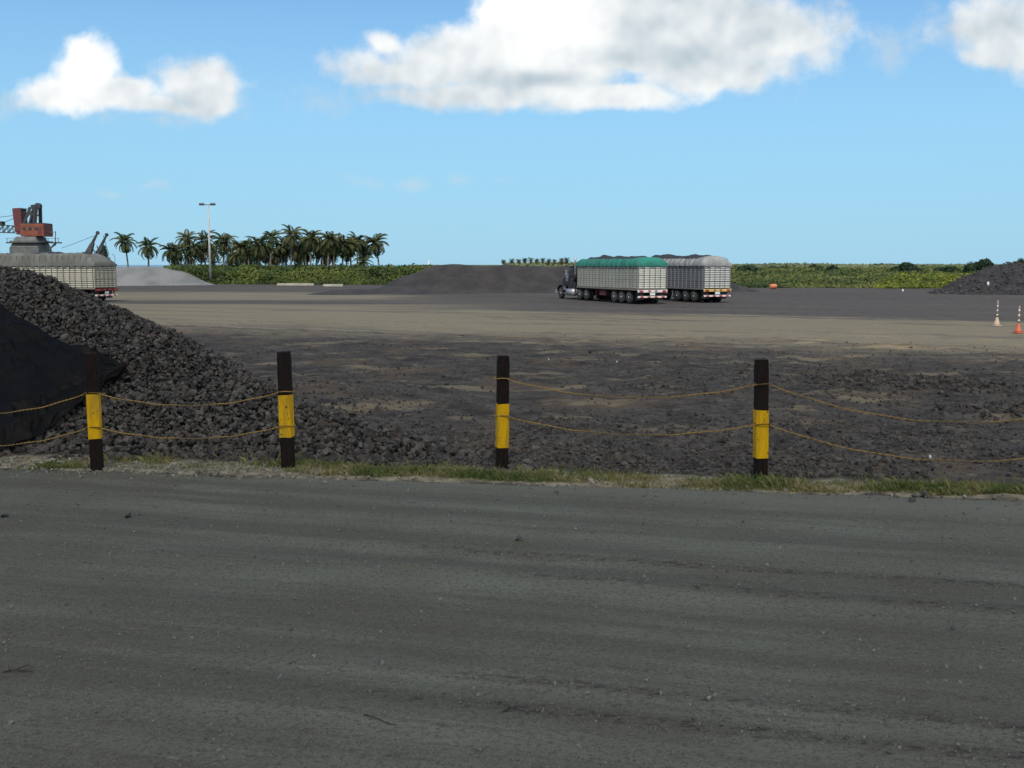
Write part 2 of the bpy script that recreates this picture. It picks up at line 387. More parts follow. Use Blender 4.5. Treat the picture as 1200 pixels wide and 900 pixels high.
def road_material():
    m = bpy.data.materials.new('road_surface'); m.use_nodes = True; t = NT(m.node_tree); b = t.n['Principled BSDF']
    b.inputs['Roughness'].default_value = .9; b.inputs['Specular IOR Level'].default_value = .2
    g = t.n.new('ShaderNodeNewGeometry'); P = g.outputs['Position']
    rel = t.vmath('SUBTRACT', P, tuple(EA))
    s = t.vmath('DOT_PRODUCT', rel, tuple(RD)); q = t.vmath('DOT_PRODUCT', rel, tuple(RN))
    q = t.math('ADD', q, t.math('MULTIPLY_ADD', s, .085, -.68))
    q = t.math('ADD', q, t.math('MULTIPLY', t.math('SUBTRACT', t.noise(t.comb(t.math('MULTIPLY', s, .35), 0.0, 0.0), 1.0, 2), .5), .25))
    sv = t.comb(t.math('MULTIPLY', s, .10), t.math('MULTIPLY', q, 1.7), 0.0)
    n1 = t.noise(sv, 1.0, 5, .6); n2 = t.noise(t.comb(t.math('MULTIPLY', s, .35), t.math('MULTIPLY', q, 7.0), 2.0), 1.0, 5, .65)
    nb = t.noise(P, .45, 4); nf = t.noise(P, 22.0, 6, .7)
    c = t.mix(t.step(n1, .36, .64), (.098, .096, .071), (.156, .154, .117))
    c = t.mix(t.step(nb, .38, .62, 0, .5), c, (.098, .082, .058))
    c = t.mix(t.step(n2, .52, .66, 0, .4), c, (.084, .074, .056))
    lane = None
    for (c0, wd, a0, s0, s1) in ((-3.40, .10, 1.0, 5.5, 10), (-3.75, .30, .35, 2, 9), (-4.10, .13, 1.0, 6, 10.5), (-6.55, .10, .8, 6, 9), (-7.0, .12, .9, 5, 9), (-5.2, .25, .35, 0, 6), (-6.15, .16, .5, 3, 6), (-7.8, .2, .5, 2, 7), (-2.3, .2, .4, 4, 8), (-8.6, .2, .6, 6, 8)):
        dq = t.math('DIVIDE', t.math('SUBTRACT', q, c0), wd); g1 = t.math('MULTIPLY', t.math('EXPONENT', t.math('MULTIPLY', t.math('MULTIPLY', dq, dq), -1.0)), t.step(s, s0, s1, a0 * .25, a0))
        lane = g1 if lane is None else t.math('MAXIMUM', lane, g1)
    lane = t.math('ADD', t.math('MULTIPLY', lane, .9), t.math('MULTIPLY', t.math('SUBTRACT', nb, .5), .5))
    grit = t.math('MULTIPLY', t.step(t.noise(t.vmath('MULTIPLY', P, (9, 16, 9)), 1.0, 4, .7), .50, .62), t.step(lane, .25, .80))
    c = t.mix(t.step(lane, .2, .9, 0, .45), c, (.075, .066, .050)); c = t.mix(t.math('MULTIPLY', grit, .9), c, (.036, .031, .024))
    c = t.mix(t.step(nf, .48, .62, 0, .6), c, (.070, .063, .047))
    spk = t.noise(P, 55.0, 3, .6); c = t.mix(t.step(spk, .60, .70, 0, .55), c, (.25, .23, .175)); c = t.mix(t.step(spk, .43, .32, 0, .85), c, (.040, .035, .026))
    spk2 = t.noise(P, 14.0, 3, .6); c = t.mix(t.step(spk2, .36, .30, 0, .6), c, (.060, .053, .040)); c = t.mix(t.step(spk2, .66, .74, 0, .45), c, (.22, .20, .15))
    c = t.mix(t.step(q, -.9, -.25, 0, .55), c, (.150, .145, .112))       # paler dust along the edge
    t.l.new(c, b.inputs['Base Color'])
    bn = t.n.new('ShaderNodeBump'); bn.inputs['Strength'].default_value = .9; bn.inputs['Distance'].default_value = .02
    h = t.math('ADD', t.noise(P, 30.0, 5, .72), t.math('MULTIPLY', n2, .9)); t.l.new(h, bn.inputs['Height']); t.l.new(bn.outputs[0], b.inputs['Normal'])
    return m
RUTS = [(-3.40, .10, .022), (-3.75, .22, -.016), (-4.10, .12, .024), (-6.55, .11, .014), (-7.0, .12, .018), (-6.78, .12, -.010), (-5.2, .3, -.012), (-1.2, .4, -.010), (-8.6, .2, .014)]
def track_w(s): return .085 * (s - 8) + .12 * fbm(s * .35, s * 0 + 3.1, 2, 51)
def road_z(s, t):
    w = track_w(s)
    z = .012 + .010 * fbm(s * .25, t * .6, 2, 52) + .010 * fbm(s * 1.4, t * 4.0, 3, 53) + .008 * fbm(s * 6, t * 9.0, 2, 54)
    for (c, wd, a) in RUTS: z = z + a * np.exp(-((t + w - c) / wd) ** 2) * (.7 + .9 * fbm(s * .3, s * 0 + c, 2, 57))
    return z + .03
def build_road():
    s = np.concatenate([np.arange(-34, -3, .5), np.arange(-3, 20, .085), np.arange(20, 52, .5)]); t = np.concatenate([np.arange(-24, -11.5, .5), np.arange(-11.5, 0.001, .07)])
    S, T = np.meshgrid(s, t); Z = road_z(S, T)
    k = len(t); edge = .16 * fbm(S * 1.3, S * 0 + .7, 4, 61); T2 = T + edge * sstep(T, -1.2, 0)
    Z = Z - .05 * sstep(T, -.12, 0)
    X = EA.x + S * RD.x + T2 * RN.x; Y = EA.y + S * RD.y + T2 * RN.y
    V = np.stack([X.ravel(), Y.ravel(), Z.ravel()], 1); i = np.arange(S.size).reshape(S.shape)
    F = np.stack([i[:-1, :-1], i[:-1, 1:], i[1:, 1:], i[1:, :-1]], -1).reshape(-1, 4)
    tag(link('road', mesh_np('road', V, F, True), road_material()), 'worn grey dust covered road in the foreground', None, kind='structure')
build_road()
def rz_at(x, y): return float(road_z(np.array([road_s(x, y)]), np.array([road_t(x, y)]))[0])

def build_sea():
    m = bpy.data.materials.new('sea_water'); m.use_nodes = True; t = NT(m.node_tree); b = t.n['Principled BSDF']
    b.inputs['Base Color'].default_value = (.10, .20, .27, 1); b.inputs['Roughness'].default_value = .35
    g = t.n.new('ShaderNodeNewGeometry'); bn = t.n.new('ShaderNodeBump'); bn.inputs['Strength'].default_value = .5; bn.inputs['Distance'].default_value = .3
    t.l.new(t.noise(g.outputs['Position'], .15, 5), bn.inputs['Height']); t.l.new(bn.outputs[0], b.inputs['Normal'])
    V = [(-9000, 440, -1.2), (150, 440, -1.2), (150, 9400, -1.2), (-9000, 9400, -1.2)]
    tag(link('sea', mesh_np('sea', V, [(0, 1, 2, 3)]), m), 'blue grey sea on the horizon', None, kind='structure')
build_sea()

# ------------------------------------------------------------------ cumulus overhead whose shade lies on the road and the near yard
def build_cloud():
    m = bpy.data.materials.new('cloud_vapour'); m.use_nodes = True; t = NT(m.node_tree); t.n.remove(t.n['Principled BSDF'])
    di = t.n.new('ShaderNodeBsdfDiffuse'); di.inputs[0].default_value = (.9, .9, .9, 1)
    tr = t.n.new('ShaderNodeBsdfTranslucent'); tr.inputs[0].default_value = (.95, .95, .95, 1)
    mx = t.n.new('ShaderNodeMixShader'); mx.inputs[0].default_value = .60
    t.l.new(di.outputs[0], mx.inputs[1]); t.l.new(tr.outputs[0], mx.inputs[2])
    th = t.n.new('ShaderNodeBsdfTransparent'); m2 = t.n.new('ShaderNodeMixShader'); m2.inputs[0].default_value = THIN     # thin cloud: part of the sunlight passes
    t.l.new(mx.outputs[0], m2.inputs[1]); t.l.new(th.outputs[0], m2.inputs[2]); t.l.new(m2.outputs[0], t.n['Material Output'].inputs[0])
    ALT = 480.0; bm = bmesh.new(); bmesh.ops.create_icosphere(bm, subdivisions=6, radius=1)
    co = np.array([v.co[:] for v in bm.verts]); az = np.arctan2(co[:, 1], co[:, 0])
    d = 1 + .16 * fbm(co[:, 0] * 2.3 + co[:, 2] * 1.7, co[:, 1] * 2.3 - co[:, 2], 4, 71) + .05 * fbm(co[:, 0] * 9, co[:, 1] * 9 + co[:, 2] * 7, 3, 75)
    p = co * d[:, None]; up = p[:, 2] > 0
    p = np.stack([p[:, 0] * 330, p[:, 1] * 150 - p[:, 0] * 330 * .34, np.where(up, p[:, 2] * 75, p[:, 2] * 16)], 1)
    # slide it so that the rim of its shade on the ground runs across the near edge of the sand belt
    z = ALT + p[:, 2]; sx = p[:, 0] - SUN_TO.x / SUN_TO.z * z; sy = p[:, 1] - SUN_TO.y / SUN_TO.z * z
    sx = sx - sx.mean(); near = np.abs(sx) < 25; dy = 47.0 - sy[near].max()
    ox = SUN_TO.x / SUN_TO.z * ALT
    for v, q in zip(bm.verts, p): v.co = (q[0] + ox, q[1] + dy, q[2] + ALT)
    me = bpy.data.meshes.new('cloud'); bm.to_mesh(me); bm.free()
    for f in me.polygons: f.use_smooth = True
    tag(link('cloud', me, m), 'white cumulus cloud overhead that shades the road and fence', 'cloud')
THIN = .54
build_cloud()

# ------------------------------------------------------------------ lumps of rock
def rock_variant(k, npts=11, flat=.8):
    r = random.Random(100 + k); bm = bmesh.new()
    for i in range(npts):
        v = Vector((r.gauss(0, 1), r.gauss(0, 1), r.gauss(0, 1))).normalized() * r.uniform(.75, 1.1)
        bm.verts.new((v.x * r.uniform(.85, 1.1), v.y * .85, v.z * flat))
    res = bmesh.ops.convex_hull(bm, input=bm.verts)
    bmesh.ops.delete(bm, geom=list({g for g in res['geom_interior'] + res['geom_unused'] if isinstance(g, bmesh.types.BMVert)}), context='VERTS')
    bmesh.ops.triangulate(bm, faces=bm.faces); bmesh.ops.recalc_face_normals(bm, faces=bm.faces)
    me = bpy.data.meshes.new('lump'); bm.to_mesh(me); bm.free(); return me
ROCKS = [rock_variant(k, 10 + k % 4, .62 + .05 * (k % 5)) for k in range(10)]
RARR = []
for me in ROCKS:
    v = np.empty(len(me.vertices) * 3, np.float32); me.vertices.foreach_get('co', v)
    RARR.append((v.reshape(-1, 3), np.array([p.vertices[:] for p in me.polygons], np.int32)))
def rand_rot(n):
    q = RNG.normal(size=(n, 4)); q /= np.linalg.norm(q, axis=1)[:, None]; w, x, y, z = q.T
    return np.stack([np.stack([1 - 2 * (y * y + z * z), 2 * (x * y - z * w), 2 * (x * z + y * w)], 1),
                     np.stack([2 * (x * y + z * w), 1 - 2 * (x * x + z * z), 2 * (y * z - x * w)], 1),
                     np.stack([2 * (x * z - y * w), 2 * (y * z + x * w), 1 - 2 * (x * x + y * y)], 1)], 1)
def rock_mass(name, pts, sizes, m, parent=None):
    pts = np.asarray(pts); n = len(pts); Rm = rand_rot(n); kind = RNG.integers(0, len(RARR), n); VV = []; FF = []; base = 0
    for k, (v, f) in enumerate(RARR):
        idx = np.nonzero(kind == k)[0]
        if not len(idx): continue
        w = np.einsum('nij,vj->nvi', Rm[idx], v) * sizes[idx][:, None, None] + pts[idx][:, None, :]
        VV.append(w.reshape(-1, 3)); FF.append((f[None] + (np.arange(len(idx)) * len(v))[:, None, None] + base).reshape(-1, 3)); base += len(idx) * len(v)
    return link(name, mesh_np(name, np.concatenate(VV), np.concatenate(FF)), m, parent)

def ore_material(name, c1, c2, brown, isl=.35):
    m = bpy.data.materials.new(name); m.use_nodes = True; t = NT(m.node_tree); b = t.n['Principled BSDF']
    b.inputs['Roughness'].default_value = .8; b.inputs['Specular IOR Level'].default_value = .25
    g = t.n.new('ShaderNodeNewGeometry'); oi = t.n.new('ShaderNodeObjectInfo')
    r = t.math('FRACT', t.math('ADD', g.outputs['Random Per Island'], t.math('MULTIPLY', oi.outputs['Random'], 7.3)))
    c = t.mix(r, c1, c2); c = t.mix(t.step(t.math('FRACT', t.math('MULTIPLY', r, 13.7)), .78, .95, 0, .6), c, brown)
    c = t.mix(t.step(t.noise(g.outputs['Position'], 9.0, 5, .6), .4, .7, 0, .45), c, tuple(q * .5 for q in c1))
    t.l.new(c, b.inputs['Base Color'])
    bn = t.n.new('ShaderNodeBump'); bn.inputs['Strength'].default_value = .5; bn.inputs['Distance'].default_value = .015
    t.l.new(t.noise(g.outputs['Position'], 45.0, 5, .65), bn.inputs['Height']); t.l.new(bn.outputs[0], b.inputs['Normal'])
    return m
M_ORE = ore_material('ore_lumps', (.028, .024, .021), (.128, .112, .094), (.095, .060, .044))
M_RUB = ore_material('yard_rubble', (.038, .033, .029), (.118, .100, .083), (.125, .088, .058))
M_CORE = mat('heap_gap_shade', (.014, .012, .011), (.008, .007, .007), .95, 4.0)  # near-black colour stands in for the shade in the gaps between lumps

def build_heap():
    root = thing('rock_heap', 'large heap of dark grey rock lumps behind the fence at left', 'heap', (0, 0, 0))
    xs = np.arange(-24, 3, .16); ys = np.arange(12.5, 32, .16); X, Y = np.meshgrid(xs, ys)
    H = heap_h(X, Y); gg = ground_z(X, Y); t = road_t(X, Y)
    H = np.where(t < .7, H - (.7 - t) * 1.6, H)
    Z = np.where(H > gg - .1, H - .11, gg - .25)
    V = np.stack([X.ravel(), Y.ravel(), Z.ravel()], 1); i = np.arange(X.size).reshape(X.shape)
    F = np.stack([i[:-1, :-1], i[:-1, 1:], i[1:, 1:], i[1:, :-1]], -1).reshape(-1, 4)
    keep = (np.maximum.reduce([H.ravel()[F[:, k]] - gg.ravel()[F[:, k]] for k in range(4)]) > -.1); F = F[keep]
    link('core', mesh_np('core', V, F, True), M_CORE, root)
    n = 135000; px = RNG.uniform(-16, 1.6, n); py = RNG.uniform(13.5, 24, n)
    h = heap_h(px, py); t = road_t(px, py); g0 = ground_z(px, py); h = np.where(t < .7, h - (.7 - t) * 1.6, h)
    back = np.interp(px, [c[0] for c in CREST], [c[1] for c in CREST]); ok = (h > g0 - .02) & (t > .55) & ((py < back + .9) | (RNG.random(n) < .15)) & (px / py > -.75)
    # only a thin scatter on the far flank that nobody sees
    px, py, h = px[ok], py[ok], h[ok]
    # scree beyond the foot
    n2 = 9000; qx = RNG.uniform(-8, 3.6, n2); qy = RNG.uniform(14.5, 26, n2); hq = heap_h(qx, qy); gq = ground_z(qx, qy)
    ok2 = (hq < gq) & (RNG.random(n2) < np.exp((hq - gq) * 2.2)) & (road_t(qx, qy) > .75)
    px = np.concatenate([px, qx[ok2]]); py = np.concatenate([py, qy[ok2]]); h = np.concatenate([h, gq[ok2] - .01])
    n = len(px); sz = np.clip(RNG.lognormal(math.log(.042), .42, n), .018, .13)
    low = np.clip((1.3 - h) / 1.3, 0, 1); sz *= .86 + .34 * low
    z = h + RNG.uniform(-.075, .055, n)
    pts = np.stack([px, py, z], 1)
    dist = np.hypot(px, py); vis = (py < 20.5) & (px > -9.4) & (px / py > -.5)
    score = np.where(vis, sz / dist, 0); order = np.argsort(-score)
    big = order[:290]; rest = order[290:]
    rock_mass('lumps', pts[rest], sz[rest], M_ORE, root)['kind'] = 'stuff'
    for k, j in enumerate(big):
        o = link('lump', ROCKS[k % 10], M_ORE, root); o.location = pts[j]; s = sz[j]; o.scale = (s, s, s)
        o.rotation_euler = (random.uniform(0, 6.28), random.uniform(0, 6.28), random.uniform(0, 6.28))
    return root
build_heap()

def build_sheet():
    """black plastic sheet thrown over the left flank of the heap"""
    def hit(px, py):                       # where the sight line of that photo point meets the heap or the ground
        ys = np.arange(13, 24, .02); d = ray(px, py); t = ys / d.y; x = d.x * t; z = CAM_H + d.z * t
        k = np.argmax(z < np.maximum(heap_h(x, ys), ground_z(x, ys)) + .12); return Vector((x[k], ys[k], z[k]))
    edge_t = [hit(*q) for q in ((-120, 330), (-60, 340), (0, 360), (25, 372), (50, 387), (75, 400), (100, 411), (125, 421), (146, 430))]
    edge_b = [hit(*q) for q in ((-120, 530), (-60, 530), (0, 524), (24, 521), (44, 514), (58, 504), (84, 486), (118, 459), (148, 437))]
    def lerp(E, u):
        q = u * (len(E) - 1); i = min(int(q), len(E) - 2); return E[i].lerp(E[i + 1], q - i)
    nu, nv = 90, 80; U = []; Pp = []
    for a in range(nu + 1):
        A, B = lerp(edge_t, a / nu), lerp(edge_b, a / nu)
        for b in range(nv + 1): U.append((a / nu, b / nv)); Pp.append(tuple(A.lerp(B, b / nv)))
    U = np.array(U); Pp = np.array(Pp); u, v = U.T; x, y = Pp[:, 0], Pp[:, 1]
    fold = .05 * np.sin(x * 2.1 + v * 5.5 + 3 * fbm(x * .6, v * 2.0, 2, 81)) + .10 * fbm(u * 4 + v * 1.5, v * 9.0 - u * 3, 3, 82) + .12 * (.5 - np.abs(np.sin(v * 13 + 2.5 * u + 3.5 * fbm(u * 5, v * 3, 3, 83)))) + .02 * fbm(u * 22, v * 16 + u * 10, 3, 84)
    h = np.maximum(heap_h(x, y), ground_z(x, y))
    rag = .10 * fbm(u * 16, v * 16, 3, 86)
    V = np.stack([x + rag, y - .05 + .04 * fbm(u * 18, v * 18, 2, 87), h + .165 + np.maximum(fold, -.035)], 1)
    V = np.array(V); i = np.arange((nu + 1) * (nv + 1)).reshape(nu + 1, nv + 1)
    F = np.stack([i[:-1, :-1], i[:-1, 1:], i[1:, 1:], i[1:, :-1]], -1).reshape(-1, 4)
    m = mat('black_plastic', (.0060, .0050, .0046), (.0035, .0030, .0028), .55, 3.0, .35, 7.0, spec=.09)
    o = link('plastic_sheet', mesh_np('plastic_sheet', V, F, True), m)
    md = o.modifiers.new('thick', 'SOLIDIFY'); md.thickness = .012; md.offset = 0
    tag(o, 'black plastic sheet draped over the left flank of the rock heap', 'tarpaulin')
build_sheet()

# ------------------------------------------------------------------ loose rubble, pebbles, grass (uncountable)
def build_scatter():
    n = 75000; y = 14.2 + 34 * RNG.random(n) ** 1.9; x = (RNG.uniform(-.60, .60, n)) * y
    t = road_t(x, y); dens = np.clip(.45 + 1.3 * fbm(x * .28, y * .28, 3, 91), .04, 1); g0 = ground_z(x, y); ok = (t > 1.0) & (road_t(x, y) < 30) & (RNG.random(n) < dens) & (heap_h(x, y) < g0 - .03)
    ok &= RNG.random(n) < np.clip(1.25 - (y - 15) / 20, .03, 1)
    x, y, z = x[ok], y[ok], g0[ok]; sz = np.clip(RNG.lognormal(math.log(.025), .5, len(x)), .009, .10)
    cx, cy, cs = [], [], []
    for (px, py, rx, ry, hh) in RUBBLE[:2] + RUBBLE[3:4]:
        c = G(px, py); k = 420; cx.append(c.x + RNG.normal(0, rx * .75, k)); cy.append(c.y + RNG.normal(0, ry * .75, k)); cs.append(np.clip(RNG.lognormal(math.log(.06), .4, k), .02, .14))
    cx = np.concatenate(cx); cy = np.concatenate(cy); cs = np.concatenate(cs)
    x = np.concatenate([x, cx]); y = np.concatenate([y, cy]); z = np.concatenate([z, ground_z(cx, cy)]); sz = np.concatenate([sz, cs])
    tag(rock_mass('rubble', np.stack([x, y, z + sz * .2], 1), sz, M_RUB), 'loose dark rubble strewn over the near yard', kind='stuff')
    # pebbles on the road: more of them on the crests between the wheel tracks
    n = 42000; s = RNG.uniform(-2, 17, n); t = RNG.uniform(-10.8, -.15, n)
    w = track_w(s); d = np.full(n, .24)
    for (c, wd, a) in RUTS:
        if a > 0: d += .9 * np.exp(-((t + w - c) / (wd * 1.2)) ** 2) * (.35 + sstep(s, 4, 13))
    ok = RNG.random(n) < d; s, t = s[ok], t[ok]
    x = EA.x + s * RD.x + t * RN.x; y = EA.y + s * RD.y + t * RN.y; sz = np.clip(RNG.lognormal(math.log(.008), .5, len(s)), .004, .026)
    mp = ore_material('road_pebbles', (.10, .095, .085), (.22, .205, .18), (.07, .06, .05))
    tag(rock_mass('pebbles', np.stack([x, y, road_z(s, t) + sz * .2], 1), sz, mp), 'small pebbles strewn on the road', kind='stuff')
    # grit and pale stones in the verge
    n = 5200; s = RNG.uniform(-2, 17, n); t = RNG.normal(.25, .28, n); x = EA.x + s * RD.x + t * RN.x; y = EA.y + s * RD.y + t * RN.y
    sz = np.clip(RNG.lognormal(math.log(.018), .5, n), .006, .07); ok = (RNG.random(n) < .25 + 1.2 * sstep(4 - s, -2, 3)) ; 
    z = np.maximum(ground_z(x, y), road_z(s, t) * (t < 0) - 1 * (t >= 0))
    mv = ore_material('verge_stones', (.14, .13, .10), (.28, .26, .20), (.10, .08, .06))
    tag(rock_mass('verge_stones', np.stack([x, y, z + sz * .2], 1)[ok], sz[ok], mv), 'pale grit and stones along the road edge', kind='stuff')
build_scatter()

def blades(name, x, y, z, hgt, wid, lean, m):
    n = len(x); a = RNG.uniform(0, 2 * math.pi, n); b = a + RNG.normal(math.pi / 2, .3, n)
    ux, uy = np.cos(a) * wid, np.sin(a) * wid; lx, ly = np.cos(b) * lean * hgt, np.sin(b) * lean * hgt
    z0 = z - .01
    V = np.stack([np.stack([x - ux, y - uy, z0], 1), np.stack([x + ux, y + uy, z0], 1),
                  np.stack([x + ux * .7 + lx * .35, y + uy * .7 + ly * .35, z0 + hgt * .6], 1), np.stack([x + lx, y + ly, z0 + hgt * (1 - .25 * lean)], 1)], 1)
    base = (np.arange(n) * 4)[:, None]
    return link(name, mesh_np(name, V.reshape(-1, 3), base + np.array([[0, 1, 2, 3]])), m)
def build_grass():
    mg = ramp_mat('verge_grass', [(.065, .105, .024), (.13, .155, .042), (.24, .21, .08), (.38, .30, .15)], .8, .25, 1.4, .6)
    n = 70000; s = RNG.uniform(-2.5, 18, n); t = np.abs(RNG.normal(0, .34, n)) + .12 + .25 * fbm(s * .5, s * 0, 3, 95)
    cl = fbm(s * 1.1, t * 2.2, 4, 96); grn = np.clip(.30 + 1.5 * cl + .22 * sstep(s, 5.5, 10) , .05, 1)
    ok = (RNG.random(n) < grn) & (t > -.08); s, t = s[ok], t[ok]; n = len(s)
    x = EA.x + s * RD.x + t * RN.x; y = EA.y + s * RD.y + t * RN.y; z = ground_z(x, y)
    h = RNG.lognormal(math.log(.052), .45, n) * (.6 + .9 * np.clip(cl[ok] + .3, 0, 1)); h = np.clip(h, .02, .24)
    tag(blades('grass', x, y, z, h, RNG.uniform(.004, .010, n), RNG.uniform(.1, .9, n), mg), 'strip of short green and straw coloured grass along the road edge', kind='stuff')
build_grass()

# ------------------------------------------------------------------ fence posts and ropes
M_WOOD = mat('dark_wood', (.022, .012, .009), (.011, .007, .006), .9, 5.0, .7, 30.0, stretch=(8, 8, 1.2), bdist=.012, spec=.15)
M_YEL = mat('yellow_paint', (.74, .39, .004), (.66, .34, .004), .8, 4.0, .25, 25.0, stretch=(5, 5, 1.5), bdist=.006, spec=.15)
def chip(m):
    t = NT(m.node_tree); b = t.n['Principled BSDF']; old = b.inputs['Base Color'].links[0].from_socket; tc = t.n.new('ShaderNodeTexCoord')
    v = t.vmath('MULTIPLY', tc.outputs['Object'], (14, 14, 5)); g = t.n.new('ShaderNodeNewGeometry')
    ch = t.step(t.noise(g.outputs['Position'], 16.0, 5, .65), .635, .66); st = t.step(t.noise(t.vmath('MULTIPLY', g.outputs['Position'], (12, 12, 1.6)), 1.0, 5, .6), .44, .66, 0, .6)
    c = t.mix(st, old, (.30, .19, .03)); c = t.mix(ch, c, (.035, .026, .022)); t.l.new(c, b.inputs['Base Color'])
chip(M_YEL)
POSTS = [((-120, 553), None), ((114, 552), 416), ((338, 551), 416), ((588, 549), 418), ((891, 564), 423), ((1330, 590), None)]
POST_XY = []
def build_posts():
    labels = ['black and yellow wooden post left of the one in front of the plastic sheet', 'black and yellow wooden post in front of the black plastic sheet',
              'black and yellow wooden post where the rock heap runs low, second from left', 'black and yellow wooden post at the right toe of the rock heap',
              'black and yellow wooden post with ropes on both sides, right of the rock heap', 'black and yellow wooden post holding the ropes at the far right']
    for k, ((px, py), top) in enumerate(POSTS):
        g = G(px, py); d = g.length and g.y
        H = 1.66 if top is None else D(px, top, g.y).z
        z0 = gz(g.x, g.y); root = thing('fence_post', labels[k], 'post', (g.x, g.y, z0), R([4, 14, -9, 11, 3, 8][k]), 'posts along the road'); root.rotation_euler[1] = R([0, -.2, -1.0, .7, -.8, 0][k]); root.rotation_euler[0] = R([0, .8, -.5, .6, -.9, 0][k])
        POST_XY.append((g, H, root))
        w = .165; bm = bmesh.new(); nz = 22
        r = random.Random(40 + k); prev = None
        prof = [(-1, -.86), (-.86, -1), (.86, -1), (1, -.86), (1, .86), (.86, 1), (-.86, 1), (-1, .86)]
        for i in range(nz + 1):
            z = -.3 + (H + .3) * i / nz; q = 1.0 if i < nz else .93
            ring = [bm.verts.new((a * w / 2 * q + r.uniform(-.0025, .0025), b * w / 2 * q + r.uniform(-.0025, .0025), z + (r.uniform(-.008, .004) if i == nz else 0))) for a, b in prof]
            if prev:
                for j in range(8): bm.faces.new((prev[j], prev[(j + 1) % 8], ring[(j + 1) % 8], ring[j]))
            prev = ring
        bm.faces.new(prev); bmesh.ops.recalc_face_normals(bm, faces=bm.faces)
        me = bpy.data.meshes.new('shaft'); bm.to_mesh(me); bm.free(); link('shaft', me, M_WOOD, root)
        fa, fb = [(.36, .74), (.345, .73), (.37, .735), (.42, .815), (.415, .81), (.4, .8)][k]; a, b = H * (1 - fa), H * (1 - fb); mb = MB()
        vs = []; n = 6; r2 = random.Random(90 + k)
        for i in range(n + 1):
            z = b + (a - b) * i / n
            for (u, v) in prof: vs.append((u * (w / 2 + .005), v * (w / 2 + .005), z + (r2.uniform(-.006, .006) if i in (0, n) else 0)))
        fs = [(i * 8 + j, i * 8 + (j + 1) % 8, (i + 1) * 8 + (j + 1) % 8, (i + 1) * 8 + j) for i in range(n) for j in range(8)]
        mb.add(vs, fs); mb.build('yellow_band', M_YEL, root)
build_posts()
def rope_material():
    m = bpy.data.materials.new('old_rope'); m.use_nodes = True; t = NT(m.node_tree); b = t.n['Principled BSDF']; b.inputs['Roughness'].default_value = .9
    a = t.n.new('ShaderNodeAttribute'); a.attribute_name = 'grime'; g = t.n.new('ShaderNodeNewGeometry')
    n = t.noise(g.outputs['Position'], 6.0, 4)
    c = t.mix(t.step(n, .35, .65), (.32, .19, .038), (.23, .135, .038))
    c = t.mix(t.math('MULTIPLY', a.outputs['Fac'], .6), c, (.075, .062, .045)); t.l.new(c, b.inputs['Base Color']); return m
def build_ropes():
    m = rope_material(); SP = [(0, 1, .24), (1, 2, .20), (3, 4, .24), (4, 5, .42)]
    names = {(0, 1): 'at the far left over the black plastic sheet', (1, 2): 'sagging in front of the rock heap between two posts', (3, 4): 'sagging between the two right hand posts', (4, 5): 'running from the rightmost post out to the right'}
    for (i, j, sag) in SP:
        A, HA, _ = POST_XY[i]; B, HB, _ = POST_XY[j]
        za, zb = gz(A.x, A.y), gz(B.x, B.y)
        for lv, fr in (('upper', .80 if i in (3, 4) else .66), ('lower', .47 if i in (3, 4) else .365)):
            sg = sag * (1 if lv == 'upper' else .92)
            d = (B - A).normalized(); a = Vector((A.x, A.y, za + HA * fr)) + d * .08; b = Vector((B.x, B.y, zb + HB * fr)) - d * .08
            n = 44; pts = []
            for k in range(n + 1):
                u = k / n; p = a.lerp(b, u); p.z -= sg * 4 * u * (1 - u); p.z += .006 * math.sin(u * 31 + i) ; p.y -= .10 * (1 - 2 * u) ** 2; pts.append(p)
            pts = [a + Vector((0, -.10, .0)) + Vector((0, .02, 0))] + pts[1:-1] + [b + Vector((0, -.08, 0))]
            rr = .0125; mb = MB()
            # twisted two strand look
            for ph in (0, math.pi):
                q = []
                for k in range(n * 3 + 1):
                    u = k / (n * 3) * n; k0 = min(int(u), n - 1); p = pts[k0].lerp(pts[k0 + 1], u - k0); an = k * 1.1 + ph
                    q.append(p + Vector((0, math.cos(an), math.sin(an))) * .005)
                mb.tube(q, .0058, 5)
            # loop round both posts
            for (c, H, ) in ((A, HA), (B, HB)):
                zz = gz(c.x, c.y) + H * fr
                lp = [Vector((c.x + .10 * sx, c.y + .10 * sy, zz + .012 * math.sin(q2 * 1.3))) for q2, (sx, sy) in enumerate([(-1, -1), (0, -1.06), (1, -1), (1.06, 0), (1, 1), (0, 1.06), (-1, 1), (-1.06, 0), (-1, -1)])]
                if lv == 'upper' or True: mb.tube(lp, .008, 5)
            me = mb.mesh('rope', True)
            at = me.attributes.new('grime', 'FLOAT', 'POINT'); L = (b - a).length
            for v in me.vertices:
                u = (Vector(v.co) - a).dot(d) / L; lo, hi = {0: (.5, .6), 1: (.42, .62), 3: (.36, .62), 4: (.46, .62)}[i]
                at.data[v.index].value = float(sstep(u, lo - .08, lo + .05) * (1 - sstep(u, hi - .05, hi + .08)))
            o = link('rope', me, m); tag(o, '%s yellowish rope %s' % (lv, names[(i, j)]), 'rope', 'ropes strung between the posts')
build_ropes()

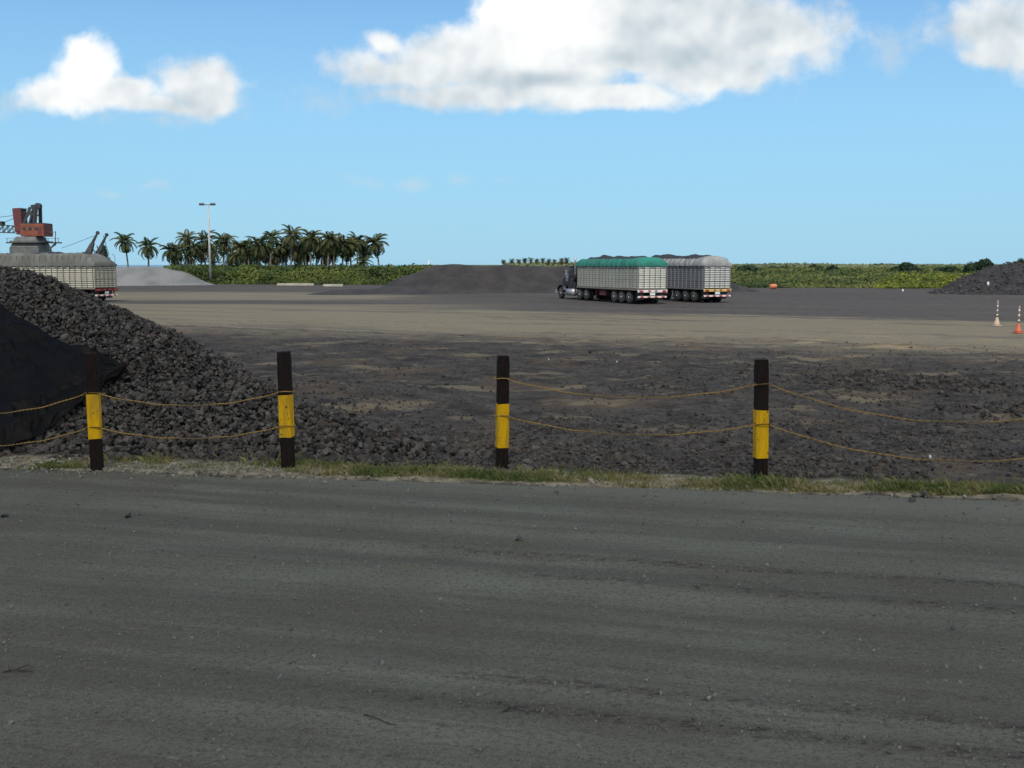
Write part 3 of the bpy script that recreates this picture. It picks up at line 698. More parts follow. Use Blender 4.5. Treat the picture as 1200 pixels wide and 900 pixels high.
# ------------------------------------------------------------------ stones, twigs on the road
def build_stones():
    def stone(px, py, s, label, k, squash=.75):
        g = G(px, py); tt = road_t(g.x, g.y); z = rz_at(g.x, g.y) if tt < 0 else gz(g.x, g.y)
        me = ROCKS[k].copy(); o = link('stone', me, M_ORE); me.materials.clear(); me.materials.append(M_DARKSTONE)
        o.location = (g.x, g.y, z + s * .45); o.scale = (s * 1.15, s, s * squash); o.rotation_euler = (.2 * k, .1 * k, .7 * k)
        tag(o, label, 'stone', 'stones lying on the road')
    M_DARKSTONE = mat('dark_stone', (.060, .058, .056), (.10, .095, .09), .85, 9.0, .5, 40.0)
    stone(1068, 592, .075, 'dark flat stone at road edge, lower of three together at right', 1, .6)
    stone(1083, 584, .085, 'dark stone at road edge, right one of three together', 2, .7)
    stone(1071, 587, .05, 'small grey stone at road edge behind two darker stones', 3, .8)
    stone(609, 638, .052, 'small dark brown stone alone in the middle of the road', 4)
    stone(5, 611, .055, 'small black stone on the road at the left picture edge', 5)
    stone(150, 611, .058, 'small grey stone on the road below the leftmost visible post', 6)
    stone(163, 608, .03, 'tiny pebble on the road right of the small grey stone', 7)
    stone(1116, 744, .034, 'small pale stone on the road in the lower right', 8)
    mw = mat('twig_bark', (.05, .042, .034), (.03, .026, .02), .9, 8.0)
    def twig(px, py, pts, label, rad=.006):
        g = G(px, py); z = rz_at(g.x, g.y); mb = MB()
        for pl in pts: mb.tube([Vector((g.x + a, g.y + b, z + .008 + c)) for a, b, c in pl], [rad * (1 - .6 * i / (len(pl) - 1)) for i in range(len(pl))], 6)
        tag(mb.build('twig', mw), label, 'twig', 'twigs on the road')
    twig(425, 850, [[(0, .06, 0), (.08, 0, .006), (.17, -.07, .0), (.24, -.11, .004)]], 'thin straight twig on the road at bottom centre left', .005)
    twig(603, 843, [[(-.08, .0, 0), (-.02, .02, .02), (.05, .0, .01), (.10, -.03, 0)], [(0, .02, .02), (.02, .06, .05), (.03, .09, .04)], [(-.03, .01, .02), (-.05, .05, .05)]], 'small forked twig on the road at bottom centre')
    twig(20, 794, [[(-.10, .0, 0), (0, .01, .012), (.12, .0, 0)], [(-.02, .0, .01), (.05, .05, .03), (.10, .06, .01)], [(-.05, 0, .01), (-.08, .04, .03)], [(0, .01, .01), (.08, -.03, .015)]], 'tuft of dark twigs on the road at the lower left')
build_stones()

# ------------------------------------------------------------------ lorries
def M(n, *a, **k): return mat(n, *a, **k)
M_TYRE = M('tyre_rubber', (.018, .018, .018), (.03, .028, .026), .9, 6.0)
M_RIM = M('steel_rim', (.68, .68, .66), (.50, .49, .47), .45, 6.0, metal=.15)
M_CHAS = M('rusty_red_chassis', (.10, .022, .020), (.05, .015, .014), .8, 5.0)
M_BLACK = M('black_paint', (.015, .014, .014), (.03, .026, .024), .45, 3.0)
M_MAROON = M('maroon_cab', (.010, .008, .008), (.016, .011, .011), .5, 3.0)
M_CHROME = M('dull_chrome', (.42, .42, .42), (.28, .28, .28), .45, 4.0, metal=.5)
M_GLASS = M('cab_glass', (.03, .04, .045), (.02, .03, .03), .1, 1.0)
M_RED = M('red_lamp', (.45, .03, .025), (.35, .02, .02), .4, 5.0)
M_WHITE = M('white_board', (.72, .72, .68), (.60, .60, .55), .6, 4.0)
M_PLATE = M('plate', (.70, .74, .70), (.6, .66, .6), .5, 4.0)
M_LOAD = M('load_of_coal', (.030, .033, .042), (.016, .017, .022), .9, 6.0, .9, 14.0, bdist=.1)

def wheel(parent, x, y, r, w, dual, side, name='wheel'):
    root = bpy.data.objects.new(name, None); COL.objects.link(root); root.parent = parent; root.location = (x, y, r)
    mb = MB(); s = side
    for k in range(2 if dual else 1):
        o = -s * k * (w + .04)
        mb.lathe([(r * .55, o - w / 2), (r * .9, o - w / 2), (r, o - w * .32), (r, o + w * .32), (r * .9, o + w / 2), (r * .55, o + w / 2)], (0, 0, 0), 'x', 24)
    mb.build('tyre', M_TYRE, root, True)
    mr = MB(); e = s * w / 2
    mr.lathe([(r * .58, e * .70), (r * .58, e * 1.02), (r * .50, e * .95), (r * .40, e * .55), (r * .20, e * .55), (r * .17, e * 1.0), (r * .05, e * 1.05)], (0, 0, 0), 'x', 20)
    mr.build('rim', M_RIM, root, True)
    return root

def lorry(name, label, px, py, phi, colours, dome=.62, rail_z=3.03, tractor=True, bump=.25, box=3.2, endl=5.0, stake_up=0.0):
    g = G(px, py); root = thing(name, label, 'truck', (g.x, g.y, gz(g.x, g.y)), R(phi), 'tipper lorries in the yard')
    L, W, z0, z1 = 11.2, 2.5, 1.17, rail_z; sl, st, tarp, back, inner, rearrail = colours
    r = random.Random(len(label))
    # bed behind the boards
    MB().box((0, L / 2, (z0 + z1) / 2), (W - .16, L - .16, z1 - z0 - .05)).build('box_body', inner, root)
    ns = 11; hs = (z1 - z0) / ns
    side_me = MB().box((0, 0, 0), (.035, L, hs * .66)).mesh('slat', bevel=.008); side_me.materials.append(sl)
    for s in (-1, 1):
        for k in range(ns):
            o = link('slat', side_me, None, root); o.location = (s * (W / 2 - .05) + r.uniform(-.012, .012), L / 2, z0 + hs * (k + .5) + r.uniform(-.012, .012)); o.rotation_euler = (r.uniform(-.0022, .0022), 0, r.uniform(-.002, .002))
    rear_me = MB().box((0, 0, 0), (W - .1, .035, hs * .66)).mesh('slat', bevel=.008); rear_me.materials.append(back)
    for k in range(ns):
        o = link('slat', rear_me, None, root); o.location = (0, .03 + r.uniform(-.01, .01), z0 + hs * (k + .5) + r.uniform(-.014, .014)); o.rotation_euler = (0, r.uniform(-.008, .008), 0)
        o = link('slat', side_me if False else rear_me, None, root); o.location = (0, L - .03, z0 + hs * (k + .5))
    stake = MB().box((0, 0, 0), (.07, .05, z1 - z0 + .04)).mesh('stake', bevel=.008); stake.materials.append(st)
    for s in (-1, 1):
        for k in range(19):
            o = link('stake', stake, None, root); o.location = (s * (W / 2), .12 + (L - .24) * k / 18 + r.uniform(-.04, .04), (z0 + z1) / 2); o.rotation_euler = (r.uniform(-.02, .02), 0, 0)
            if stake_up: MB().tube([(s * (W / 2 + .03), .12 + (L - .24) * k / 18, z1), (s * (W / 2 + .02), .12 + (L - .24) * k / 18, z1 + stake_up * .8), (s * (W / 2 - .25), .12 + (L - .24) * k / 18, z1 + stake_up)], .022, 5).build('hoop', st, root)
    for k in range(6):
        o = link('stake', stake, None, root); o.location = (-W / 2 + .08 + (W - .16) * k / 5, -.02, (z0 + z1) / 2); o.scale = (.9, .8, 1)
    for s in (-1, 1): MB().box((s * (W / 2 - .03), L / 2, z1 + .03), (.12, L + .04, .07)).build('top_rail', st, root)
    for s in (-1, 1): MB().box((s * (W / 2 - .03), L / 2, z0 - .06), (.13, L + .02, .11)).build('bottom_rail', st, root)
    # tarpaulin: skirts rolled up over the rim, closed dome at the back
    ny, nx = 96, 20; V = []
    for a in range(ny + 1):
        y = -.06 + (L + .12) * a / ny
        e = min(1.0, (a / ny * L) / 1.4); rear = 1 - e
        for b in range(nx + 1):
            u = -1 + 2 * b / nx; x = u * (W / 2 + .05)
            prof = (1 - abs(u) ** box)
            rim = min(1, a / endl, (ny - a) / 4.0); rim = math.sin(rim * math.pi / 2) ** .6
            h = dome * prof * rim
            mid = 1 - sstep(abs(u), .50, .74); h -= float(mid) * (1 - rear) * .18 * min(1, max(0, (y - 1.2)) / 1.0)
            h += (.07 if stake_up == 0 else .035) * abs(math.sin(y * 5.5)) * (1 - prof * .75) + (.05 if stake_up == 0 else .16) * float(fbm(y * 1.3, x * 1.7, 3, 3 + len(label)))
            V.append((x * (1 + .012 * math.sin(y * 11.0)), y, z1 + .05 + max(h, -.05)))
    # skirt hanging over the rail
    V = np.array(V); i = np.arange((ny + 1) * (nx + 1)).reshape(ny + 1, nx + 1)
    F = [np.stack([i[:-1, :-1], i[:-1, 1:], i[1:, 1:], i[1:, :-1]], -1).reshape(-1, 4)]
    rim = np.concatenate([i[:, 0], i[-1, 1:], i[::-1, -1][1:], i[0, ::-1][1:-1]]); low = V[rim].copy(); low[:, 2] = z1 - .16 + .03 * np.sin(np.arange(len(rim)) * .9); low[:, 0] *= 1.012
    b0 = len(V); V = np.concatenate([V, low]); nr = len(rim); q = np.arange(nr)
    F.append(np.stack([rim[q], rim[(q + 1) % nr], b0 + (q + 1) % nr, b0 + q], -1))
    link('tarpaulin', mesh_np('tarpaulin', V, np.concatenate(F), True), tarp, root)
    if not stake_up:
        for s in (-1, 1):
            for k in range(14):
                y = .5 + (L - 1.0) * (k + r.uniform(-.15, .15)) / 13; x = W / 2 + .07
                MB().tube([(s * (x - .42), y + .1, z1 + dome * .86 + .06), (s * (x - .14), y + .04, z1 + dome * .52 + .06), (s * (x + .01), y, z1 + .06), (s * (x + .01), y - .03, z1 - .30)], .014, 5).build('tie_rope', M_BLACK, root)
    # load showing over the tarpaulin
    ny, nx = 60, 14; X = []
    for a in range(ny + 1):
        y = .9 + (L - 1.3) * a / ny
        for b in range(nx + 1):
            u = -1 + 2 * b / nx; env = min(1, a / 5, (ny - a) / 4)
            hump = .5 + .5 * math.sin(y * .9 + len(label)) ; 
            X.append((u * .95, y, z1 + dome * .72 + env * (1 - u * u) * (bump * .8 + .14 * hump + .25 * float(fbm(y * .9, u * 1.5, 3, 8 + len(label)))) - (1 - env) * .35))
    i = np.arange((ny + 1) * (nx + 1)).reshape(ny + 1, nx + 1)
    F = np.stack([i[:-1, :-1], i[:-1, 1:], i[1:, 1:], i[1:, :-1]], -1).reshape(-1, 4)
    link('load', mesh_np('load', X, F, True), M_LOAD, root)
    # chassis
    ch = MB()
    for s in (-1, 1): ch.box((s * .45, L / 2 + 1.2, .98), (.14, L + 2.2, .26))
    for k in range(8): ch.box((0, .4 + k * 1.5, 1.06), (W - .2, .10, .10))
    ch.build('chassis', M_CHAS, root)
    rb = MB().box((0, -.06, 1.0), (W, .10, .20)).build('rear_beam', rearrail, root, bevel=.01)
    for s in (-1, 1):
        lm = MB().box((s * .98, -.125, 1.0), (.34, .04, .13)).build('tail_lamp', M_RED, root, bevel=.01)
        MB().box((s * .28, -.125, 1.02), (.22, .03, .10)).build('reflector', M_RED, root, bevel=.008)
        fl = MB().box((s * .82, .42, .62), (.62, .03, .62)).build('mud_flap', M_BLACK, root)
    MB().box((0, -.07, .78), (.44, .03, .20)).build('number_plate', M_PLATE, root, bevel=.01)
    MB().box((0, -.03, .56), (W - .06, .10, .13)).build('bumper', M_WHITE, root, bevel=.01)
    for k in range(4): MB().box((-.9 + k * .6, -.085, .56), (.26, .012, .11)).build('red_stripe', M_RED, root)
    for s in (-1, 1): MB().box((s * .9, .02, .78), (.06, .08, .36)).build('bumper_bracket', M_CHAS, root)
    for yy in (1.55, 2.85, 4.15):
        for s in (-1, 1): wheel(root, s * 1.07, yy, .51, .27, True, s)
        MB().tube([(-.95, yy, .51), (.95, yy, .51)], .07, 10).build('axle', M_BLACK, root)
    for s in (-1, 1): MB().box((s * .85, 8.0, .62), (.14, .14, .72)).box((s * .85, 8.0, .26), (.3, .3, .05)).build('landing_leg', M_CHAS, root)
    MB().box((-.98, 6.3, .72), (.4, 1.1, .42)).build('tool_box', M_CHAS, root, bevel=.03)
    MB().tube([(.95, 5.6, .78), (.95, 7.2, .78)], .22, 14).build('air_tank', M_BLACK, root)
    if tractor:
        y0 = L
        fr = MB()
        for s in (-1, 1): fr.box((s * .42, y0 + .9, .80), (.12, 7.4, .24))
        fr.build('tractor_frame', M_BLACK, root)
        for yy in (y0 - 1.75, y0 - .42):
            for s in (-1, 1): wheel(root, s * 1.07, yy, .51, .27, True, s)
            MB().tube([(-.95, yy, .51), (.95, yy, .51)], .08, 10).build('axle', M_BLACK, root)
        for s in (-1, 1): wheel(root, s * 1.02, y0 + 3.75, .51, .28, False, s)
        # cab: sleeper-less day cab with long bonnet, extruded side profile
        def extr(prof, w, y=0):
            mb = MB(); n = len(prof); vs = [(-w / 2, a, b) for a, b in prof] + [(w / 2, a, b) for a, b in prof]
            return mb.add(vs, [tuple(range(n)), tuple(range(2 * n - 1, n - 1, -1))] + [(k, (k + 1) % n, n + (k + 1) % n, n + k) for k in range(n)])
        cb = extr([(y0 + .95, .92), (y0 + .95, 2.78), (y0 + 1.2, 2.95), (y0 + 1.95, 2.90), (y0 + 2.30, 2.12), (y0 + 2.30, .92)], 2.15).build('cab', M_MAROON, root, bevel=.05)
        MB().box((0, y0 + 2.16, 2.48), (1.85, .04, .62), (R(24), 0, 0)).build('windscreen', M_GLASS, cb)
        for s in (-1, 1):
            MB().box((s * 1.085, y0 + 1.62, 2.40), (.03, .72, .56)).build('side_window', M_GLASS, cb, bevel=.008)
            d = MB().box((s * 1.085, y0 + 1.62, 1.52), (.035, .86, 1.1)).build('door', M_MAROON, cb, bevel=.01)
            MB().box((s * 1.13, y0 + 1.28, 1.75), (.03, .16, .05)).build('mirror_bracket', M_CHROME, cb)
            MB().box((s * 1.34, y0 + 2.05, 2.30), (.10, .20, .50)).box((s * 1.2, y0 + 2.05, 2.1), (.3, .04, .04)).build('mirror', M_CHROME, cb, bevel=.01)
        bn = extr([(y0 + 2.30, 1.05), (y0 + 2.30, 2.05), (y0 + 3.0, 1.98), (y0 + 4.45, 1.82), (y0 + 4.62, 1.62), (y0 + 4.62, .80), (y0 + 4.3, .80), (y0 + 4.3, 1.05)], 1.25).build('bonnet', M_MAROON, root, bevel=.05)
        MB().box((0, y0 + 4.64, 1.25), (.95, .05, .85)).build('grille', M_CHROME, bn, bevel=.01)
        MB().box((0, y0 + 4.80, .60), (2.4, .18, .32)).build('front_bumper', M_CHROME, root, bevel=.03)
        for s in (-1, 1):
            fd = MB(); n = 9; vs = []
            for k in range(n + 1):
                a = math.pi * (.04 + .92 * k / n); vs += [(s * .66, y0 + 3.75 + .72 * math.cos(a), .62 + .66 * math.sin(a)), (s * 1.20, y0 + 3.75 + .72 * math.cos(a), .58 + .66 * math.sin(a))]
            fd.add(vs, [(2 * k, 2 * k + 1, 2 * k + 3, 2 * k + 2) for k in range(n)]); f = fd.build('fender', M_MAROON, root, True); md = f.modifiers.new('thick', 'SOLIDIFY'); md.thickness = .04
            MB().box((s * .86, y0 + 4.60, 1.05), (.3, .10, .2)).build('headlamp', M_WHITE, root, bevel=.03)
            MB().tube([(s * 1.0, y0 + .95, .62), (s * 1.0, y0 + 2.35, .62)], .31, 18).build('fuel_tank', M_CHROME, root, True)
            MB().box((s * 1.05, y0 + 2.65, .50), (.4, .5, .06)).box((s * 1.05, y0 + 2.65, .85), (.4, .4, .05)).build('step', M_CHROME, root)
            MB().tube([(s * 1.06, y0 + .80, .9), (s * 1.06, y0 + .80, 3.2), (s * 1.06, y0 + .72, 3.62)], [.075, .075, .07], 12).build('exhaust_stack', M_CHROME, root, True)
            MB().tube([(s * 1.06, y0 + .80, 1.5), (s * 1.06, y0 + .80, 2.5)], .12, 12).build('heat_shield', M_BLACK, root, True)
            MB().box((s * 1.07, y0 + 2.45, 1.75), (.26, .3, .5)).build('air_filter', M_CHROME, root, bevel=.08)
    return root

SL_W = M('weathered_shaded_side_boards', (.46, .475, .42), (.30, .315, .28), .75, 2.5, stretch=(1, .6, 6))  # weathered white; shade of the side turned from the sun mixed into the colour
SL_S = M('pale_side_boards', (.42, .44, .39), (.29, .30, .26), .75, 2.5, stretch=(1, .6, 6))
RE_W = M('sunlit_rear_boards', (.72, .71, .64), (.54, .53, .46), .7, 3.0)  # brighter copy for the rear: sunlight on that face put into the colour
ST_D = M('brown_stakes', (.20, .18, .15), (.14, .125, .105), .8, 4.0)
IN_D = M('stained_inner_body', (.24, .29, .25), (.16, .19, .165), .85, 1.2)
TP_G = M('green_tarpaulin', (.014, .19, .14), (.022, .12, .095), .9, 1.2, .4, 5.0, bdist=.03)
TP_Y = M('grey_tarpaulin', (.27, .27, .255), (.19, .19, .185), .8, 1.5, .4, 5.0, bdist=.03)
TP_C = M('dark_grey_tarpaulin', (.125, .125, .11), (.085, .085, .075), .8, .8, .4, 5.0, bdist=.03)
SL_G = M('grey_boards', (.20, .215, .225), (.14, .15, .155), .75, 2.5, stretch=(1, .6, 6)); IN_G = M('grey_inner_body', (.10, .105, .115), (.07, .075, .08), .85, 1.5)
RE_G = M('dirty_white_rear_boards', (.64, .64, .59), (.50, .50, .46), .7, 3.0); YB = M('faded_yellow_beam', (.58, .45, .12), (.5, .42, .2), .6, 5.0)
ST_G = M('grey_stakes', (.20, .20, .20), (.14, .14, .14), .8, 4.0)
SL_C = M('cream_boards', (.56, .53, .42), (.38, .36, .29), .75, 2.5, stretch=(1, .6, 6)); IN_C = M('dark_gaps_body', (.16, .145, .115), (.11, .10, .08), .85, 1.5)
lorry('tipper_lorry', 'articulated lorry with green tarpaulin and dark cab, facing away to the left', 764, 356.5, 20.5, (SL_W, ST_D, TP_G, RE_W, IN_D, M_WHITE), dome=.46, box=5.0)
lorry('tipper_lorry', 'articulated lorry with grey tarpaulin and dirty white rear, right of the green one', 840, 354.8, 21.5, (SL_G, ST_G, TP_Y, RE_G, IN_G, YB), dome=.56, rail_z=3.06)
lorry('tipper_lorry', 'cream slatted lorry with high grey tarpaulin half hidden behind the rock heap', 125, 353.5, 69, (SL_C, ST_D, TP_C, SL_C, IN_C, M_CHAS), dome=.88, rail_z=3.04, bump=.30, box=12.0, endl=20.0, stake_up=.84)

# ------------------------------------------------------------------ stock heaps farther back
def far_heap(name, label, crest, slope, m, seed, rough=.25, step=.35, lumps=None, ground_pad=.3):
    xs0 = min(c[0] for c in crest) - 9; xs1 = max(c[0] for c in crest) + 9; ys0 = min(c[1] for c in crest) - 9; ys1 = max(c[1] for c in crest) + 9
    X, Y = np.meshgrid(np.arange(xs0, xs1, step), np.arange(ys0, ys1, step))
    def hh(X, Y):
        H = np.full(X.shape, -9.0)
        for (a, b) in zip(crest[:-1], crest[1:]):
            L2 = (b[0] - a[0]) ** 2 + (b[1] - a[1]) ** 2; t = np.clip(((X - a[0]) * (b[0] - a[0]) + (Y - a[1]) * (b[1] - a[1])) / L2, 0, 1)
            d = np.hypot(X - a[0] - t * (b[0] - a[0]), Y - a[1] - t * (b[1] - a[1])); H = np.maximum(H, a[2] + t * (b[2] - a[2]) - slope * np.sqrt(d * d + .35) + .59 * slope)
        H = H + rough * fbm(X * .3, Y * .3, 4, seed) + rough * .45 * fbm(X * 1.1, Y * 1.1, 3, seed + 5)
        # flared foot
        return np.where(H < .5, .5 - (.5 - H) * .55, H)
    H = hh(X, Y); gg = ground_z(X, Y); Z = np.maximum(H, gg - .3)
    V = np.stack([X.ravel(), Y.ravel(), Z.ravel()], 1); i = np.arange(X.size).reshape(X.shape)
    F = np.stack([i[:-1, :-1], i[:-1, 1:], i[1:, 1:], i[1:, :-1]], -1).reshape(-1, 4)
    F = F[np.max((H - gg).ravel()[F], 1) > -.12]
    if lumps is None:
        o = link(name, mesh_np(name, V, F, True), m); return tag(o, label, 'heap')
    root = thing(name, label, 'heap'); link('core', mesh_np('core', V, F, True), m, root)
    n, s, ml = lumps; px = RNG.uniform(xs0, xs1, n); py = RNG.uniform(ys0, (ys0 + ys1) / 2 + 2, n); h = hh(px, py); ok = h > ground_z(px, py) - .05
    sz = np.clip(RNG.lognormal(math.log(s), .4, n), s * .4, s * 2.6)
    rock_mass('lumps', np.stack([px, py, h], 1)[ok], sz[ok], ml, root)['kind'] = 'stuff'
    return root
M_HEAP = mat('fine_dark_ore', (.042, .037, .036), (.025, .022, .022), .95, .6, 1.0, 3.5, bdist=.25)
M_HEAPR = mat('coarse_dark_ore', (.036, .033, .034), (.020, .018, .019), .95, .8, 1.0, 3.0, bdist=.25)
M_GRAV = mat('grey_gravel', (.185, .185, .180), (.130, .132, .130), .95, .30, .8, 4.0, bdist=.2)
M_LUMPF = ore_material('coarse_ore_lumps', (.024, .022, .024), (.070, .062, .064), (.058, .042, .036))
def crest(pts): return [(lambda q: (q.x, q.y, q.z))(D(x, y, Y)) for x, y, Y in pts]
far_heap('ore_heap', 'long low heap of fine dark ore behind the green lorry', crest([(470, 325, 112), (505, 312, 112), (530, 309.5, 112.5), (565, 311, 113), (600, 312, 113.5), (640, 312, 114), (690, 313, 115), (760, 316, 116), (830, 322, 116), (872, 336, 116)]), .62, M_HEAP, 121)
far_heap('ore_heap', 'coarse dark ore heap at the right edge before dark bushes', crest([(1142, 322, 108), (1160, 313, 108), (1180, 309, 108), (1215, 309, 109), (1260, 313, 111)]), .60, M_HEAPR, 131, .3, lumps=(5200, .13, M_LUMPF))
far_heap('gravel_heap', 'pale grey gravel heap beside the cream slatted lorry', crest([(60, 314, 150), (120, 312, 150), (160, 312, 151), (190, 312.5, 152), (212, 317, 153)]), .58, M_GRAV, 141, .28, .45)
far_heap('ore_heap', 'low spread of dark ore dust left of the long dark heap', crest([(392, 340.5, 106), (430, 338, 107), (470, 334, 108)]), .34, M_HEAP, 151, .18, .45)

# ------------------------------------------------------------------ vegetation
def leaf_mass(name, pts, nrm, size, m, parent=None):
    """one four sided leaf clump per point; oval outline, random lean about nrm"""
    n = len(pts); d = nrm + RNG.normal(0, .55, (n, 3)); d /= np.linalg.norm(d, axis=1)[:, None]
    a = np.cross(d, RNG.normal(size=(n, 3))); a /= np.linalg.norm(a, axis=1)[:, None] + 1e-9; b = np.cross(d, a)
    s = size[:, None]; bend = d * s * RNG.uniform(-.25, .25, (n, 1))
    V = np.stack([pts - a * s, pts - b * s * .45 + bend, pts + a * s, pts + b * s * .45 + bend], 1).reshape(-1, 3)
    F = (np.arange(n) * 4)[:, None] + np.array([[0, 1, 2, 3]])
    return link(name, mesh_np(name, V, F), m, parent)
def scrub(name, label, n, x0, x1, y0, y1, hfun, m, size, kind='stuff'):
    """mass of shrubs: leaves on the top and the near faces of a lumpy canopy"""
    v = RNG.random(n); y = y0 + (y1 - y0) * v ** 1.6; u = RNG.uniform(x0, x1, n); x = u * y       # x0/x1 as slopes east/north
    h = hfun(x, y); d = np.maximum(RNG.random(n), RNG.random(n)) ; z = ground_z(x, y) + h * d
    e = 2.0; gx = (hfun(x + e, y) - hfun(x - e, y)) / (2 * e); gy = (hfun(x, y + e) - hfun(x, y - e)) / (2 * e)
    nr = np.stack([-gx, -gy - .25, np.full(n, .8)], 1); nr /= np.linalg.norm(nr, axis=1)[:, None]
    ok = h > .12
    s = size * (y / 150) ** .8 * RNG.uniform(.7, 1.5, n)
    o = leaf_mass(name, np.stack([x, y, z], 1)[ok], nr[ok], s[ok], m); return tag(o, label, kind=kind)
M_SCRUB_L = ramp_mat('scrub_leaves', [(.008, .018, .005), (.036, .056, .012), (.085, .112, .020), (.155, .162, .032)], .6, .25, .14, .58)
M_SCRUB_R = ramp_mat('mixed_scrub_leaves', [(.012, .026, .009), (.045, .070, .018), (.110, .130, .034), (.20, .195, .055)], .6, .25, .11, .62)
M_SCRUB_Y = ramp_mat('yellow_scrub_leaves', [(.03, .05, .012), (.08, .11, .018), (.17, .19, .024), (.30, .30, .035)], .6, .3, .5, .4)
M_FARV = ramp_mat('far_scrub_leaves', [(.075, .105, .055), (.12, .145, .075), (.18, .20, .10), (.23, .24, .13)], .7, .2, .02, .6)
M_DARKB = ramp_mat('dark_bush_leaves', [(.008, .020, .012), (.018, .040, .020), (.034, .062, .026), (.055, .085, .034)], .6, .25, .3, .45)
def slope(px): return (px - 600) / FPX
def h_left(x, y): return np.clip(sstep(y, 155.5 + 2.5 * fbm(x * .12, y * 0, 3, 201), 160 + 2 * fbm(x * .2, y * 0, 3, 202)) * (2.2 + 1.3 * fbm(x * .22, y * .22, 3, 203) + .6 * fbm(x * .9, y * .9, 2, 204)), 0, 4)
scrub('scrub', 'dense green belt of shrubs below the palms at left', 60000, slope(195), slope(520), 155, 215, h_left, M_SCRUB_L, .26)
def h_right(x, y):
    f = sstep(y, 133 + 3 * fbm(x * .1, y * 0, 3, 211), 137 + 2 * fbm(x * .2, y * 0, 3, 212))
    return np.clip(f * (.75 + 1.0 * fbm(x * .25, y * .25, 3, 213) + .55 * sstep(y, 150, 180) + .45 * sstep(y, 180, 300) + 1.0 * sstep(y, 165, 200) * fbm(x * .07, y * .05, 3, 214)), 0, 4)
scrub('scrub', 'mixed green scrub stretching back to the horizon at right', 65000, slope(820), slope(1215), 132, 330, h_right, M_SCRUB_R, .25)
def h_yel(x, y): return np.clip(sstep(y, 130.5 + 3 * fbm(x * .15, y * 0, 3, 221), 134) * sstep(x / y, slope(1015), slope(1050)) * (1.5 + 1.0 * fbm(x * .3, y * .3, 3, 223)), 0, 3)
scrub('scrub', 'bright yellow green shrubs before the coarse ore heap at right', 11000, slope(1010), slope(1150), 130, 150, h_yel, M_SCRUB_Y, .24)
def h_far(x, y): return np.clip(1.9 + 1.3 * fbm(x * .03, y * .02, 3, 231) + 1.2 * sstep(fbm(x * .012, y * .012, 3, 232), .05, .4), 0, 6)
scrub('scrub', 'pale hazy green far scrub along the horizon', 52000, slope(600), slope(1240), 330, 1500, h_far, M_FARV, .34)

def bush(px, top, Y, wpx, label, m, dark=True, n=2600):
    k = Y / FPX; c = D(px, top, Y); rx = wpx / 2 * k; H = c.z; z0 = gz(c.x, Y)
    root = thing('bush', label, 'bush', (c.x, Y, z0), 0, 'bushes that stand out of the scrub')
    cl = []; r = random.Random(int(px * 7))
    for q in range(11):
        a = r.uniform(-1, 1); b = r.uniform(-.7, .7); hz = H * r.uniform(.45, .80) * (1 - .45 * a * a)
        cl.append((a * rx * .75, b * rx * .6, hz, rx * r.uniform(.22, .40), H * r.uniform(.16, .30)))
    P = []; N = []
    for j in range(n):
        c0 = cl[j % len(cl)]; d = Vector((r.gauss(0, 1), r.gauss(0, 1), r.gauss(0, 1))).normalized(); q = r.uniform(.6, 1.08)
        P.append((c0[0] + d.x * c0[3] * q, c0[1] + d.y * c0[3] * q, max(.05, c0[2] + d.z * c0[4] * q))); N.append((d.x, d.y, d.z + .4))
    leaf_mass('crown', np.array(P), np.array(N), RNG.uniform(.7, 1.4, n) * .2 * (Y / 150), m, root)
    mb = MB()
    for c0 in cl[:7]: mb.tube([(c0[0] * .1, c0[1] * .1, -.1), (c0[0] * .5, c0[1] * .5, c0[2] * .5), (c0[0], c0[1], c0[2])], [.10, .07, .03], 6)
    mb.build('stem', mat('bush_bark', (.07, .055, .04), (.045, .035, .028), .9, 3.0), root)
bush(120, 286, 205, 15, 'dark bush behind the raised booms beside the cream lorry', M_DARKB)
bush(955, 309, 260, 22, 'round dark bush on the horizon right of the grey lorry', M_DARKB)
bush(975, 311, 250, 18, 'low dark bush just right of the round dark bush', M_DARKB)
bush(1062, 307.5, 235, 44, 'broad dark bush standing above the yellow green shrubs', M_DARKB, n=3600)
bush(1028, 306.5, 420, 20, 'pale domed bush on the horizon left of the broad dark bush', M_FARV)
bush(1112, 311, 220, 34, 'dark bush just left of the coarse ore heap', M_DARKB)
bush(1152, 301.5, 150, 44, 'tall dark bush rising behind the left shoulder of the ore heap', M_DARKB, n=4600)
bush(1192, 301.5, 152, 40, 'tall dark bush rising behind the heap at the right edge', M_DARKB, n=4600)
bush(875, 311, 240, 34, 'dark bush on the horizon just right of the grey lorry', M_DARKB)
bush(915, 312, 270, 36, 'low dark bush between the grey lorry and the round bush', M_DARKB)

